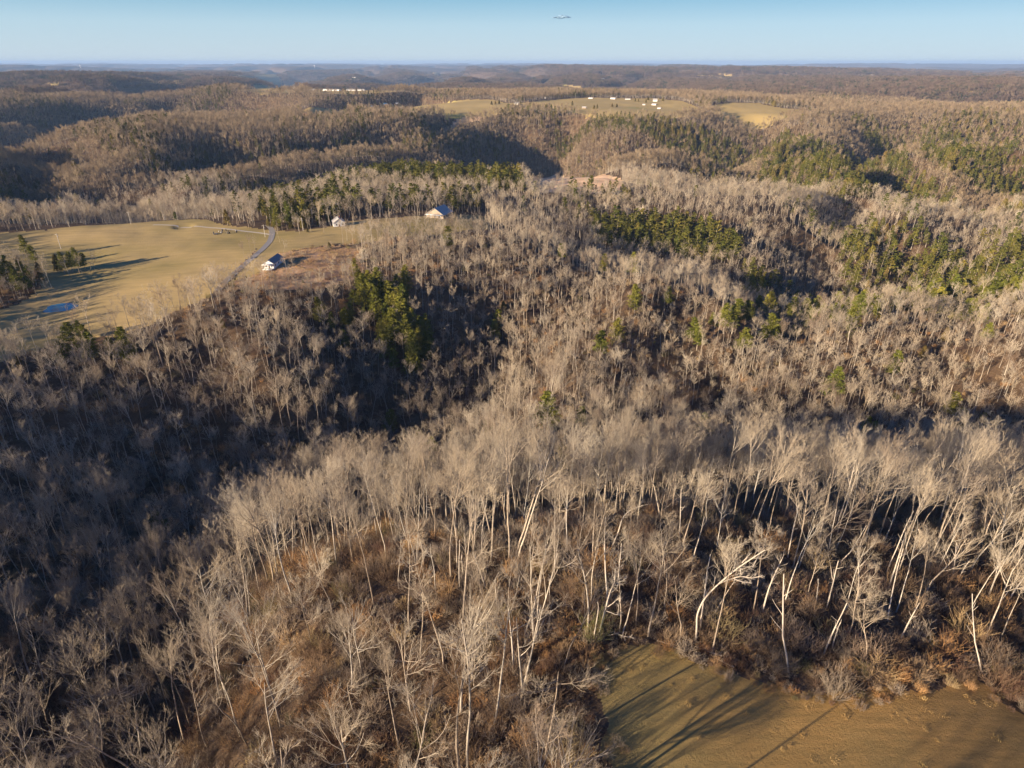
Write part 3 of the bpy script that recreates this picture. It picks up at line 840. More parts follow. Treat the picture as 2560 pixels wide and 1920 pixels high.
def zone(x, y):
    sx, sy, _ = proj(np.array([x]), np.array([y]), zfun(np.array([x]), np.array([y])))
    sx, sy = sx[0], sy[0]
    if sx < 620 and sy > 1400: return "in the lower left hollow"
    if sx < 620 and sy > 1000: return "in the dark left hollow"
    if sx < 1330 and sy > 1450: return "in brush beside the hay field"
    if sx < 1330 and sy > 1300: return "above the small clearing"
    if sy > 1380: return "at the hay field edge"
    if sy > 1200 and sx > 1800: return "on the right sunlit slope"
    if sy > 1150 and sx > 1330: return "on the slope above the field"
    if sy > 1060 and sx > 1100: return "on the near ridge crest"
    if sy > 1060: return "at the near ridge's left end"
    if sx < 900 and sy > 800: return "on the shaded hillside"
    if sy > 850: return "in the ravine behind the near ridge"
    if sx < 350 and sy > 600: return "beside the pond pasture"
    if sx < 700 and sy > 600: return "below the pasture"
    if sx < 450: return "by the left pasture"
    if sx < 1100 and sy < 440: return "in the green belt beyond the farm"
    if sx < 720 and sy < 520: return "behind the pasture"
    if sx < 1100 and sy < 520: return "behind the farmhouses"
    if sx < 1000: return "in the ravine below the farm"
    if sx > 1250 and sy < 600 and sx < 1650: return "in the grove beyond the middle ridge"
    if sx < 1130 and sy > 520: return "at the farm end of the middle ridge"
    if sx < 1330 and sy > 600: return "on the middle ridge flank"
    if sx < 1600 and sy > 720: return "low on the sunlit middle ridge"
    if sx < 1600 and sy > 590: return "high on the sunlit middle ridge"
    if sx < 1850 and sy > 600: return "at the right end of the middle ridge"
    if sy > 740: return "on the far right lit ridge"
    if sy > 600: return "low in the far right valley"
    if sx < 1300: return "beyond the long yard"
    if sx > 2000: return "at the right edge, far slope"
    return "in the far right valley"

LAB = []
def place_tree(src, words, x, y, z, rot, scl, cat, group, name):
    e = bpy.data.objects.new(name, None); COL.objects.link(e)
    e.empty_display_size = 1
    e.location = (x, y, z); e.rotation_euler = rot; e.scale = scl
    hgt = "big " if scl[2] > .98 else "small " if scl[2] < .72 else ""
    tag(e, None, cat, group)
    LAB.append([e, hgt + words, zone(x, y), float(proj(x, y, z)[0])])
    for nm, me in (("trunk", src[0]), ("crown", src[1])):
        o = bpy.data.objects.new(nm, me); COL.objects.link(o); o.parent = e
    return e
for k in ab:
    s = TREES[TI[k]]
    place_tree(s, s[2], TX[k], TY[k], TZ[k], TT[k], TS[k], "tree", "bare trees of the winter woods", "bare_tree")
for k in ae:
    s = EVERS[EI[k]]
    place_tree(s, s[2], TX[k], TY[k], TZ[k], TT[k], TS[k] * (1.05), "evergreen tree", "evergreens among the bare woods", "pine_tree" if EI[k] < 2 else "cedar_tree")
NUM = "zero one two three four five six seven eight nine ten eleven twelve thirteen fourteen fifteen sixteen".split()
ORD = "first second third fourth fifth sixth seventh eighth ninth tenth eleventh twelfth thirteenth fourteenth fifteenth sixteenth seventeenth eighteenth nineteenth twentieth".split()
def write_labels():
    by = {}
    for r in LAB: by.setdefault((r[1], r[2]), []).append(r)
    for (w, zn), rs in by.items():
        rs.sort(key=lambda r: r[3])
        n = len(rs)
        for q, r in enumerate(rs):
            if n == 1: pre = ""
            elif q == 0: pre = "leftmost "
            elif q == n - 1: pre = "rightmost "
            elif q < len(ORD): pre = ORD[q] + " from left, "
            else: pre = ""
            r[0]["label"] = pre + w + " " + zn
EXTRA = []
for (dx, dy_, kd, sc) in ((128, 588, 2, 1.15), (141, 592, 0, .7), (158, 588, 1, .75), (172, 590, 0, .8), (186, 584, 1, .65), (60, 560, 0, .8), (78, 575, 1, .8), (50, 600, 1, .8), (88, 600, 2, 1.0), (72, 625, 0, .7),
                          (850, 742, 0, 1.0), (882, 765, 0, 1.1), (908, 748, 1, 1.0), (862, 700, 0, 1.05), (828, 665, 1, .9), (800, 648, 0, .85), (780, 632, 1, .8), (872, 680, 0, .9), (745, 712, 1, .7), (895, 790, 0, 1.0), (930, 770, 1, .8), (770, 610, 0, .7), (845, 770, 1, .9), (838, 720, 1, 1.0), (872, 722, 0, 1.15), (890, 735, 1, 1.05), (855, 755, 0, 1.1), (905, 775, 1, 1.0), (815, 690, 0, .9), (845, 690, 1, .95), (790, 655, 0, .85), (720, 720, 0, .6), (760, 690, 1, .6), (1236, 229, 2, 1.3), (1283, 236, 3, 1.3), (1290, 236, 2, 1.2), (1322, 232, 3, 1.3), (1332, 232, 3, 1.2), (1372, 220, 2, 1.1), (1379, 220, 2, 1.0), (1062, 227, 3, 1.3), (1070, 226, 3, 1.2), (1078, 225, 3, 1.3), (1149, 214, 2, 1.3), (1400, 217, 3, 1.3), (1432, 219, 3, 1.4), (1395, 223, 2, 1.2),
                          (712, 537, 3, .55), (786, 545, 3, .5), (665, 502, 3, .4), (508, 606, 3, .22), (532, 603, 3, .25), (655, 612, 3, .3), (600, 498, 0, .7), (625, 492, 1, .75), (645, 488, 0, .8), (700, 470, 1, .9), (722, 468, 0, .9), (690, 478, 3, 1.0), (982, 470, 3, .5),
                          (195, 775, 0, .55), (240, 780, 1, .5), (270, 775, 3, .8), (40, 790, 3, .6)):
    g = ground_at(dx, dy_); s_ = EVERS[kd]
    place_tree(s_, s_[2], g[0], g[1], g[2], (0, 0, RNG.random() * 6.28), (sc, sc, sc), "evergreen tree", "evergreens among the bare woods", "pine_tree" if kd < 2 else "cedar_tree")
for (dx, dy_, kd, sc) in ((604, 524, 2, .5), (588, 530, 8, .4), (648, 505, 2, .62), (672, 500, 4, .55), (700, 503, 7, .6), (765, 505, 0, .6), (800, 490, 2, .5), (835, 480, 7, .45), (858, 478, 2, .5), (885, 476, 4, .5), (620, 585, 4, .5), (632, 575, 7, .45), (610, 560, 8, .5),
                          (750, 520, 2, .6), (780, 515, 7, .6), (800, 525, 0, .7), (820, 510, 2, .55), (930, 478, 7, .45), (975, 472, 2, .5), (170, 575, 2, .5), (195, 590, 8, .6), (150, 596, 4, .6), (178, 596, 0, .55), (205, 582, 7, .6), (100, 610, 0, .7), (112, 622, 2, .7), (95, 590, 4, .7), (30, 590, 2, .75), (60, 605, 0, .75), (20, 620, 1, .75), (80, 640, 2, .7), (40, 650, 4, .75), (10, 665, 0, .75), (65, 585, 8, .7), (105, 640, 7, .6),
                          (265, 1190, 1, 1.15), (110, 1690, 2, 1.1), (1100, 1215, 1, 1.1), (975, 1250, 3, 1.0)):
    g = ground_at(dx, dy_); s_ = TREES[kd]
    place_tree(s_, s_[2], g[0], g[1], g[2], (0, 0, RNG.random() * 6.28), (sc, sc, sc), "tree", "bare trees of the winter woods", "bare_tree")
write_labels()
PTS = np.stack([TX, TY, TZ], 1)
def layer(c, m, idx, s=1.0): return (c, PTS[m], TT[m], TS[m] * s, idx[m])
b = ~own & ~GRN
e = ~own & GRN
TI8 = TI % 8; TI6 = TI % 6
# farther out: stands of about ten trees
stands = []
for r0, r1, g, sc in ((2700, 6000, 27, (1.0, .8)), (6000, 13000, 58, (2.1, 1.1))):
    x, y = cells(r0, r1, g, -41.5, 40.5)
    k = ~is_open(x, y); x, y = x[k], y[k]
    n = len(x)
    s = np.stack([np.full(n, sc[0]), np.full(n, sc[0]), np.full(n, sc[1])], 1) * RNG.uniform(.85, 1.15, (n, 1))
    stands.append((C_clump, np.stack([x, y, zfun(x, y)], 1), np.stack([np.zeros(n), np.zeros(n), RNG.random(n) * 2 * PI], 1), s, RNG.integers(0, 5, n)))
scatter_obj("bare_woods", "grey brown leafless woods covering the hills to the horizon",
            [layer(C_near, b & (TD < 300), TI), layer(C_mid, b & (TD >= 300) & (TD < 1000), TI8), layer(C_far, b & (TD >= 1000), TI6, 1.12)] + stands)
scatter_obj("evergreen_woods", "olive green cedars and pines mixed through the far woods",
            [layer(C_en, e & (TD < 300), EI), layer(C_em, e & (TD >= 300), EI, 1.1)])
bl = []
for r0, r1, g, a0, a1 in ((20, 200, 2.3, -60, 66), (200, 260, 2.8, -60, 48), (260, 480, 4.2, -45, 42)):
    x, y = cells(r0, r1, g, a0, a1)
    k = ~is_open(x, y) | (inpoly(SCRUB, x, y) & (RNG.random(len(x)) < .3))
    k &= ~inpoly(CLEAR, x, y)
    k &= RNG.random(len(x)) < np.where(fbm(x / 14, y / 14, 88, 2) > -.15, .95, .6)
    x, y = x[k], y[k]; n = len(x)
    s = RNG.uniform(.55, 1.35, (n, 1)) * np.ones((1, 3))
    bl.append((C_br, np.stack([x, y, zfun(x, y)], 1), rots(n, .06), s, RNG.integers(0, 4, n)))
def edge_dist(poly, x, y):
    best = np.full(len(x), 1e9)
    for k in range(len(poly)):
        (x1, y1), (x2, y2) = poly[k], poly[(k + 1) % len(poly)]
        L2 = (x2 - x1) ** 2 + (y2 - y1) ** 2
        t = np.clip(((x - x1) * (x2 - x1) + (y - y1) * (y2 - y1)) / L2, 0, 1)
        best = np.minimum(best, np.hypot(x - x1 - t * (x2 - x1), y - y1 - t * (y2 - y1)))
    return best
x, y = cells(20, 170, 1.15, -60, 66)
ed = edge_dist(NEARF, x, y); ins = inpoly(NEARF, x, y)
k = (~ins & (ed < 7) & (RNG.random(len(x)) < .8)) | (ins & (ed < 1.6 + 1.5 * fbm(x / 5, y / 5, 9, 2)) & (RNG.random(len(x)) < .6))
x, y = x[k], y[k]; n = len(x)
bl.append((C_br, np.stack([x, y, zfun(x, y)], 1), rots(n, .1), RNG.uniform(.2, .6, (n, 1)) * np.ones((1, 3)), RNG.integers(0, 4, n)))
scatter_obj("undergrowth", "brown and rusty brush under the bare trees", bl)
def grass(seed, H=.55, n=60, rad=.5):
    rng = np.random.default_rng(seed)
    a = rng.random(n) * 2 * PI; r = rad * np.sqrt(rng.random(n))
    C = np.stack([r * np.cos(a), r * np.sin(a), np.full(n, H * .4)], 1)
    return blades(C, rng.normal(0, .35, (n, 3)) + [0, 0, 1], H * (.6 + .6 * rng.random(n)), np.full(n, .035), rng)
def m_grass(nt, b):
    oi = nt.nodes.new("ShaderNodeObjectInfo")
    nt.links.new(ramp(nt, oi.outputs["Random"], [(.0, (.36, .24, .10)), (.5, (.43, .28, .11)), (.75, (.33, .25, .09)), (.9, (.50, .34, .15)), (1., (.28, .19, .08))]), b.inputs["Base Color"])
M_grass = mat("dry grass", m_grass)
C_gr = hidden("grass_protos", [mesh_np("grass", *grass(900 + k, *a), M_grass) for k, a in enumerate(((.22, 40, .6), (.16, 60, .9), (.34, 30, .4)))])
gl = []
for r0, r1, g_, polyset, pr in ((20, 190, 1.0, [NEARF], .08), (200, 480, 2.2, [SCRUB], .9)):
    x, y = cells(r0, r1, g_, -60, 60)
    k = np.zeros(len(x), bool)
    for p in polyset: k |= inpoly(p, x, y)
    k &= (RNG.random(len(x)) < pr * np.where(fbm(x / 9, y / 9, 23, 2) > -.05, 1, .45))
    x, y = x[k], y[k]; n = len(x)
    s_ = RNG.uniform(.5, 1.2, (n, 1)) * (1 if r0 < 100 else 2.2) * np.ones((1, 3))
    gl.append((C_gr, np.stack([x, y, zfun(x, y)], 1), rots(n, .1), s_, RNG.integers(0, 3, n)))
scatter_obj("dry_grass", "tan dry grass tufts on the hay field and scrub lot", gl)
print("trees", len(TX), "own", len(ab), len(ae), "stands", [len(l[1]) for l in stands], "brush", [len(l[1]) for l in bl])
#@@OBJECTS
# ------------------------------------------------------------------ boxes, houses and small things
def quadbox(cx, cy, cz, sx, sy, sz, rz=0.0):
    """centre of the base, full sizes"""
    v = np.array([[x, y, z] for z in (0, 1) for y in (-.5, .5) for x in (-.5, .5)], float) * [sx, sy, sz]
    c, s_ = math.cos(rz), math.sin(rz)
    v = np.stack([v[:, 0] * c - v[:, 1] * s_ + cx, v[:, 0] * s_ + v[:, 1] * c + cy, v[:, 2] + cz], 1)
    return v, np.array([[0, 2, 3, 1], [4, 5, 7, 6], [0, 1, 5, 4], [2, 6, 7, 3], [0, 4, 6, 2], [1, 3, 7, 5]])

def poly_mesh(nm, V, F, m):
    me = bpy.data.meshes.new(nm); me.from_pydata([tuple(v) for v in V], [], [tuple(f) for f in F]); me.update()
    me.materials.append(m); return me

M_white, M_trim = mat("white siding", flat((.70, .69, .66))), mat("white trim", flat((.85, .85, .82)))
M_cream, M_brick = mat("cream siding", flat((.36, .29, .22))), mat("red brick", flat((.36, .13, .09)))
M_groof, M_droof = mat("grey roof", flat((.20, .215, .225), .6)), mat("dark roof", flat((.06, .06, .065), .8))
M_broof, M_wroof = mat("blue metal roof", flat((.09, .32, .50), .4)), mat("pale metal roof", flat((.42, .40, .37), .85))
M_glass, M_door = mat("window glass", flat((.03, .04, .05), .15)), mat("door", flat((.20, .12, .08)))
M_stone, M_pole = mat("grey stone", flat((.30, .29, .28))), mat("weathered pole", flat((.55, .50, .42)))
M_road, M_rust = mat("worn asphalt", flat((.27, .25, .235))), mat("dark stone", flat((.10, .095, .09)))

def gable(nm, loc, L, Wd, h, rh, rz, mw, mr, label, cat, group=None, windows=True, over=.35, chimney=False, porch=False):
    """L along local y (the ridge), Wd across"""
    e = bpy.data.objects.new(nm, None); COL.objects.link(e)
    e.location = (loc[0], loc[1], loc[2] - .05); e.rotation_euler = (0, 0, rz)
    tag(e, label, cat, group)
    a, b = Wd / 2, L / 2
    V = [(-a, -b, -1), (a, -b, -1), (a, b, -1), (-a, b, -1), (-a, -b, h), (a, -b, h), (a, b, h), (-a, b, h), (0, -b, h + rh), (0, b, h + rh)]
    F = [(0, 1, 5, 8, 4), (2, 3, 7, 9, 6), (1, 2, 6, 5), (3, 0, 4, 7)]
    ob("wall", poly_mesh("wall", V, F, mw), e)
    sl_ = rh / a; o = over; t = .18
    zr, ze = h + rh + .03, h - sl_ * o + .03
    V = []
    for y in (-b - o, b + o):
        V += [(0, y, zr), (a + o, y, ze), (-a - o, y, ze), (0, y, zr + t), (a + o, y, ze + t), (-a - o, y, ze + t)]
    F = [(3, 4, 10, 9), (5, 3, 9, 11), (1, 0, 6, 7), (0, 2, 8, 6), (0, 1, 4, 3), (2, 0, 3, 5), (7, 6, 9, 10), (6, 8, 11, 9), (1, 7, 10, 4), (8, 2, 5, 11)]
    rf = ob("roof", poly_mesh("roof", V, F, mr), e)
    if chimney:
        v, f = quadbox(a * .35, b * .3, h + rh * .3, .8, .8, rh * .7 + 1.2)
        ob("chimney", mesh_np("chimney", v, f, M_brick), rf)
    if windows:
        n = max(2, int(L / 4))
        for sgn in (-1, 1):
            for k in range(n):
                v, f = quadbox(sgn * (a + .03), -b + (k + .5) * L / n, h * .38, .08, 1.1, 1.2)
                ob("window", mesh_np("window", v, f, M_glass), e)
        for dx_ in (-a * .5, a * .5):
            v, f = quadbox(dx_, -b - .03, h * .38, .9, .08, 1.2)
            ob("window", mesh_np("window", v, f, M_glass), e)
        v, f = quadbox(0, -b - .03, 0, 1.0, .1, 2.1)
        ob("door", mesh_np("door", v, f, M_door), e)
    if porch:
        v, f = quadbox(0, -b - 1.6, .0, Wd * .9, 2.9, .35); ob("porch_floor", mesh_np("porch_floor", v, f, M_trim), e)
        v, f = quadbox(0, -b - 1.75, h * .92, Wd * .98, 3.1, .22); ob("porch_roof", mesh_np("porch_roof", v, f, M_trim), e)
        for k in range(4):
            v, f = quadbox(-a * .85 + k * a * .567, -b - 2.9, .35, .22, .22, h * .92 - .35)
            ob("post", mesh_np("post", v, f, M_trim), e)
    return e

def at(dx, dy):
    g = ground_at(dx, dy)
    return g
g1 = at(592, 573)
gable("cottage", g1, 15, 6.2, 3.2, 2.0, math.radians(-3), M_white, M_groof, "white cottage with long grey roof and front porch beside the farm lane", "house", None, True, .4, False, True)
g2 = at(732, 487)
e_ = gable("farmhouse", g2, 10, 8.5, 3.2, 2.8, math.radians(20), M_white, M_wroof, "small white farmhouse half hidden by bare trees in the farm yard", "house", None, True, .4, True)
g3 = at(950, 468)
gable("ranch_house", g3, 16, 15, 3.6, 4.8, math.radians(-22), M_cream, M_wroof, "large pale house with broad pale roof at the back of the long yard", "house", None, True, .8, False, True)
HN = "houses along the far upland fields"
FARS = [(832, 226, 22, 14, 4.5, 3.5, 70, M_white, M_broof, "white barn with a blue metal roof on the far ridge", "barn"),
        (856, 224, 18, 10, 3.5, 2.5, 80, M_white, M_wroof, "white ranch house right of the blue-roofed barn", "house"),
        (788, 231, 9, 7, 3, 2, 60, M_white, M_wroof, "smallest white shed left of the blue-roofed barn", "shed"),
        (803, 230, 10, 8, 4, 2.5, 20, M_white, M_wroof, "white gabled shed between the small shed and blue-roofed barn", "shed"),
        (633, 246, 16, 9, 3.2, 2.5, 75, M_brick, M_droof, "red brick house with dark roof at the edge of the far left field", "house"),
        (661, 247, 14, 8, 3, 2.2, 80, M_brick, M_droof, "dark low outbuilding right of the red brick house", "shed"),
        (1109, 211, 10, 9, 5, 3, 10, M_white, M_wroof, "white gabled house left of the far farmhouse with porch", "house"),
        (1117, 225, 20, 13, 4.5, 4, 75, M_white, M_groof, "white farmhouse with grey roof above the dark far ravine", "house"),
        (1178, 213, 9, 8, 5, 3.5, 5, M_white, M_wroof, "lone white gabled chapel-like house at the back of the yellow field", "house"),
        (1262, 234, 17, 10, 4, 3, 80, M_cream, M_wroof, "pale long barn on the near edge of the yellow upland field", "barn"),
        (1276, 213, 22, 9, 3.5, 2.5, 88, M_white, M_wroof, "leftmost of three long white sheds behind the yellow field", "shed"),
        (1324, 214, 24, 11, 5, 3, 88, M_white, M_wroof, "biggest of three long white sheds behind the yellow field", "shed"),
        (1356, 215, 26, 8, 3, 2, 88, M_white, M_wroof, "lowest of three long white sheds behind the yellow field", "shed"),
        (1415, 219, 20, 14, 7, 5, 75, M_white, M_wroof, "tall white farmhouse with steep roof at the right of the yellow field", "house"),
        (1413, 227, 20, 10, 4, 3, 80, M_white, M_wroof, "white outbuilding just in front of the tall white farmhouse", "shed"),
        (1391, 227, 12, 7, 3, 2, 85, M_white, M_wroof, "low white shed left of the tall white farmhouse", "shed"),
        (1424, 235, 14, 8, 3.5, 2.2, 60, M_white, M_wroof, "white cottage right of and below the tall white farmhouse", "house"),
        (1690, 225, 14, 9, 4, 3, 80, M_white, M_wroof, "white house at the top of the right yellow hillside", "house"),
        (1706, 226, 9, 7, 3, 2, 80, M_white, M_wroof, "small white shed beside the house on the right yellow hillside", "shed"),
        (637, 192, 26, 16, 9, 5, 15, M_white, M_groof, "white and grey barn at the right end of the far left field", "barn"),
        (668, 195, 60, 14, 5, 3, 88, M_white, M_wroof, "shorter white poultry house left of the very long ones", "barn"),
        (717, 196, 120, 15, 6, 3, 88, M_white, M_wroof, "very long white poultry house, left one of two end to end", "barn"),
        (768, 196, 100, 15, 6, 3, 88, M_white, M_wroof, "very long white poultry house, right one of two end to end", "barn"),
        (515, 156, 60, 20, 6, 4, 85, M_cream, M_wroof, "tiny pale barn on the far left skyline fields", "barn"),
        (765, 168, 60, 22, 8, 4, 85, M_white, M_wroof, "distant white shed above the long poultry houses", "barn"),
        (855, 164, 40, 20, 7, 4, 85, M_white, M_wroof, "distant white barn above the blue-roofed barn", "barn"),
        (1045, 178, 50, 22, 8, 4, 85, M_white, M_wroof, "distant white barn above the centre woods, left of its pair", "barn"),
        (1058, 177, 34, 20, 9, 4, 85, M_white, M_wroof, "distant white barn above the centre woods, right of its pair", "barn"),
        (1397, 155, 90, 40, 18, 8, 85, M_white, M_wroof, "distant bright white building near the horizon, right of centre", "building"),
        (1302, 171, 40, 20, 8, 5, 85, M_white, M_wroof, "distant white house above the three long sheds", "house"),
        (1466, 182, 24, 16, 9, 6, 20, M_white, M_wroof, "lone distant white house above the right end of the yellow field", "house"),
        (1700, 163, 40, 22, 9, 5, 30, M_white, M_wroof, "distant white house at the left of the far right meadow", "house"),
        (1768, 166, 60, 24, 8, 5, 85, M_cream, M_wroof, "distant pale barn at the right of the far right meadow", "barn"),
        (1883, 163, 40, 22, 8, 5, 85, M_white, M_wroof, "distant white house far right under the blue hills", "house")]
HSITES = []
for (hx, hy, L, wd, h, rh, rz, mw, mr, lb, ct) in FARS:
    g = at(hx, hy)
    if g is None: print("no site", lb); continue
    print("site", hx, hy, [round(v) for v in g])
    if hy < 240: L, wd, h, rh = L * .62, wd * .62, h * .6, rh * .66
    rz += random.uniform(-25, 12)
    gable(ct if ct != "building" else "far_building", g, L, wd, h, rh, math.radians(rz), mw, mr, lb, ct, HN, False, .4)

# water towers on the horizon
for (tx, ty, lb) in ((175, 148, "white water tower on the left horizon"), (680, 147, "white water tower left of centre on the horizon")):
    g = at(tx, ty)
    if g is None: continue
    e = bpy.data.objects.new("water_tower", None); COL.objects.link(e); e.location = g; tag(e, lb, "water tower", "water towers")
    zz = np.array([0, 38, 42, 50, 58, 62.0]); rr = np.array([5, 4, 11, 14, 10, 1.0])
    P = np.stack([np.zeros(6), np.zeros(6), zz], 1)[None]
    V, F_ = tubes(P[:, 2:], rr[None, 2:], 14); ob("tank", mesh_np("tank", V, F_, M_white, True), e)
    V, F_ = tubes(P[:, :3], np.array([[5, 4, 4.0]]), 10); ob("stem", mesh_np("stem", V, F_, M_white), e)

# utility poles
def pole(dx, dy, h, label):
    g = at(dx, dy)
    e = bpy.data.objects.new("utility_pole", None); COL.objects.link(e); e.location = g; tag(e, label, "utility pole", "utility poles")
    V, F_ = tubes(np.array([[[0, 0, -.5], [0, 0, h * .5], [0, 0, h]]]), np.array([[.2, .17, .13]]), 8)
    ob("pole", mesh_np("pole", V, F_, M_pole), e)
    v, f = quadbox(0, 0, h - 1.0, 2.4, .14, .14); ob("crossarm", mesh_np("crossarm", v, f, M_pole), e)
    v, f = quadbox(.32, 0, h - 2.6, .45, .45, .9); ob("transformer", mesh_np("transformer", v, f, M_stone), e)
pole(132, 538, 11, "weathered utility pole standing in the pasture behind the cedar clump")
pole(655, 499, 10, "utility pole beside the round bush in the farm yard")
pole(283, 484, 10, "utility pole at the wood edge on the back of the pasture")
pole(1243, 213, 16, "tall pole on the back edge of the yellow upland field")
pole(573, 512, 9, "utility pole beside the bend of the farm lane")

# stones gathered on the pasture
rs = random.Random(4)
LAB.clear()
g0 = at(487, 503)
for k in range(15):
    x = g0[0] + rs.uniform(-9, 8); y = g0[1] + rs.uniform(-6, 7)
    h = rs.uniform(.6, 1.6); w = rs.uniform(.6, 1.5)
    bmv, bmf = quadbox(0, 0, -.2, w, w * rs.uniform(.3, .8), h + .2)
    bmv[4:, :2] *= rs.uniform(.6, .9); bmv[4:, 2] += np.array([rs.uniform(-.15, .15) for _ in range(4)])
    mt = rs.choice([M_stone, M_rust, M_rust, M_trim])
    o = ob("standing_stone", mesh_np("standing_stone", bmv, bmf, mt), None, (x, y, z1(x, y)))
    o.rotation_euler = (0, 0, rs.uniform(0, 3))
    tag(o, None, "stone", "stones clustered on the pasture")
    LAB.append([o, ("pale " if mt is M_trim else "dark " if mt is M_rust else "grey ") + ("tall " if h > 1.1 else "low ") + ("wide" if w > 1.05 else "narrow") + " stone", "in the pasture cluster", float(proj(x, y, z1(x, y))[0])])
write_labels()

# lane, drive and pond
def strip(nm, pts, width, m, kind='structure', lift=.14):
    g = [at(a, b) for a, b in pts]
    P = np.array([p[:2] for p in g]); out = []
    for k in range(len(P) - 1):
        n = max(2, int(np.linalg.norm(P[k + 1] - P[k]) / 2.5))
        out += [P[k] + (P[k + 1] - P[k]) * q / n for q in range(n)]
    P = np.array(out + [P[-1]])
    for _ in range(6): P[1:-1] = (P[:-2] + 2 * P[1:-1] + P[2:]) / 4
    T_ = unit(np.gradient(P, axis=0)); Nn = np.stack([-T_[:, 1], T_[:, 0]], 1)
    cols = [P + Nn * width * f for f in (-.5, -.25, 0, .25, .5)]
    V = np.stack(cols, 1).reshape(-1, 2); z = zfun(V[:, 0], V[:, 1])
    z = z.reshape(-1, 5); z = np.maximum(z, (z.mean(1, keepdims=True))) + lift
    V = np.column_stack([V, z.ravel()])
    n = len(P); ii = np.arange(n - 1)[:, None] * 5 + np.arange(4)[None]
    F_ = np.stack([ii, ii + 5, ii + 6, ii + 1], -1).reshape(-1, 4)
    o = ob(nm, mesh_np(nm, V, F_, m, True)); tag(o, kind=kind); return o
strip("farm_lane", [(470, 628), (485, 610), (510, 588), (540, 562), (566, 540), (583, 522), (588, 508), (588, 496), (578, 486)], 4.0, M_road)
strip("gravel_drive", [(588, 508), (560, 503), (520, 499), (470, 493), (420, 489), (330, 486)], 2.6, mat("gravel", flat((.50, .44, .34))))
def m_water(nt, b):
    b.inputs["Base Color"].default_value = (.04, .15, .18, 1); b.inputs["Roughness"].default_value = .08; b.inputs["Specular IOR Level"].default_value = .6
    bump(nt, b, noise(nt, 1.2, 3), .08, .05)
th = np.linspace(0, 2 * PI, 49)[:-1]
rad = 1 + .12 * np.sin(3 * th + 1) + .06 * np.sin(5 * th)
pv = [(8.8 * math.cos(t) * r, 7.6 * math.sin(t) * r, 0) for t, r in zip(th, rad)]
o = ob("pond_water", poly_mesh("pond_water", pv, [tuple(range(48))], mat("pond water", m_water)), None, (POND[0], POND[1], _pz - .9))
tag(o, kind='structure')

# ------------------------------------------------------------------ trees that stand out
def special(nm, lines, label, grp=None, mb=M_bark, r0=.2, twigs=True, depth=1.2, seed=1):
    """limbs followed from the trunk foot up, on a plane facing the air where the camera hangs; each limb also leans in depth"""
    rng = np.random.default_rng(seed)
    g = at(*lines[0][0]); bx, by, bz = g
    dd = math.hypot(bx, by); nx, ny = bx / dd, by / dd
    segs = []
    for li, ln in enumerate(lines):
        off0 = None; pts = []
        dep = rng.uniform(-depth, depth)
        for k, (a, b_) in enumerate(ln):
            u = (a * DS - 1280) / FPX; v = (b_ * DS - 960) / FPX
            w = Vector((u, CP - v * SP, -(SP + v * CP)))
            t = (bx * nx + by * ny) / (w.x * nx + w.y * ny)
            p = w * t
            if li:
                sh = dep * k * .5; p += Vector((nx, ny, 0)) * sh
            pts.append(np.array([p.x - bx, p.y - by, p.z - bz]))
        pts = np.array(pts)
        # smooth resample
        tt = np.linspace(0, len(pts) - 1, max(6, len(pts) * 3)); i0 = np.minimum(tt.astype(int), len(pts) - 2); fr = (tt - i0)[:, None]
        q = pts[i0] * (1 - fr) + pts[i0 + 1] * fr
        for _ in range(2): q[1:-1] = (q[:-2] + 2 * q[1:-1] + q[2:]) / 4
        ra = r0 if li == 0 else r0 * .45
        segs.append((q, np.linspace(ra, ra * .3 + .01, len(q))))
    e = bpy.data.objects.new(nm, None); COL.objects.link(e); e.location = (bx, by, bz)
    tag(e, label, "tree", grp)
    ob("trunk", mesh_np("trunk", *tubes(segs[0][0][None], segs[0][1][None], 8), mb), e)
    rest = [tubes(q[None], r[None], 6) for q, r in segs[1:]]
    if twigs:
        for q, r in segs:
            p, d, L, rr = kids(q[None], r[None], 16, .45, 1, (20, 60), (.12, .22), np.array([np.linalg.norm(q[-1] - q[0])]), rng)
            P2, R2 = grow(p, d, L, np.full(len(L), .03), np.full(len(L), .012), 4, .3, .15, rng); rest.append(tubes(P2, R2, 3))
            p, d, L, rr = kids(P2, R2, 6, .2, 1, (20, 55), (.35, .6), L, rng)
            P3, R3 = grow(p, d, L, np.full(len(L), .014), np.full(len(L), .008), 3, .3, .15, rng); rest.append(tubes(P3, R3, 3))
    if rest: ob("crown", mesh_np("crown", *join(rest), mb), e)
    return e
M_pale = mat("pale bare wood", flat((.52, .45, .36)))
def c7(x, y): return ((1640 + x * .2049) / DS, (1300 + y * .2049) / DS)
def c8(x, y): return ((1440 + x * .217) / DS, (1300 + y * .217) / DS)
def cL(x, y): return (x * .5425 / DS, (1100 + y * .5425) / DS)
G = "bare trees of the winter woods"
special("leaning_tree", [[c7(485, 1480), c7(500, 1300), c7(495, 1150), c7(590, 950), c7(760, 780), c7(1000, 580), c7(1200, 450), c7(1330, 365)],
                         [c7(760, 780), c7(900, 715), c7(1040, 665), c7(1180, 690), c7(1270, 650)], [c7(940, 710), c7(1050, 765), c7(1170, 790)],
                         [c7(1040, 665), c7(1025, 560)], [c7(1050, 520), c7(1150, 400)]],
        "bright pale trunk leaning far to the right above the hay field corner", G, M_pale, .15, True, .5, 3)
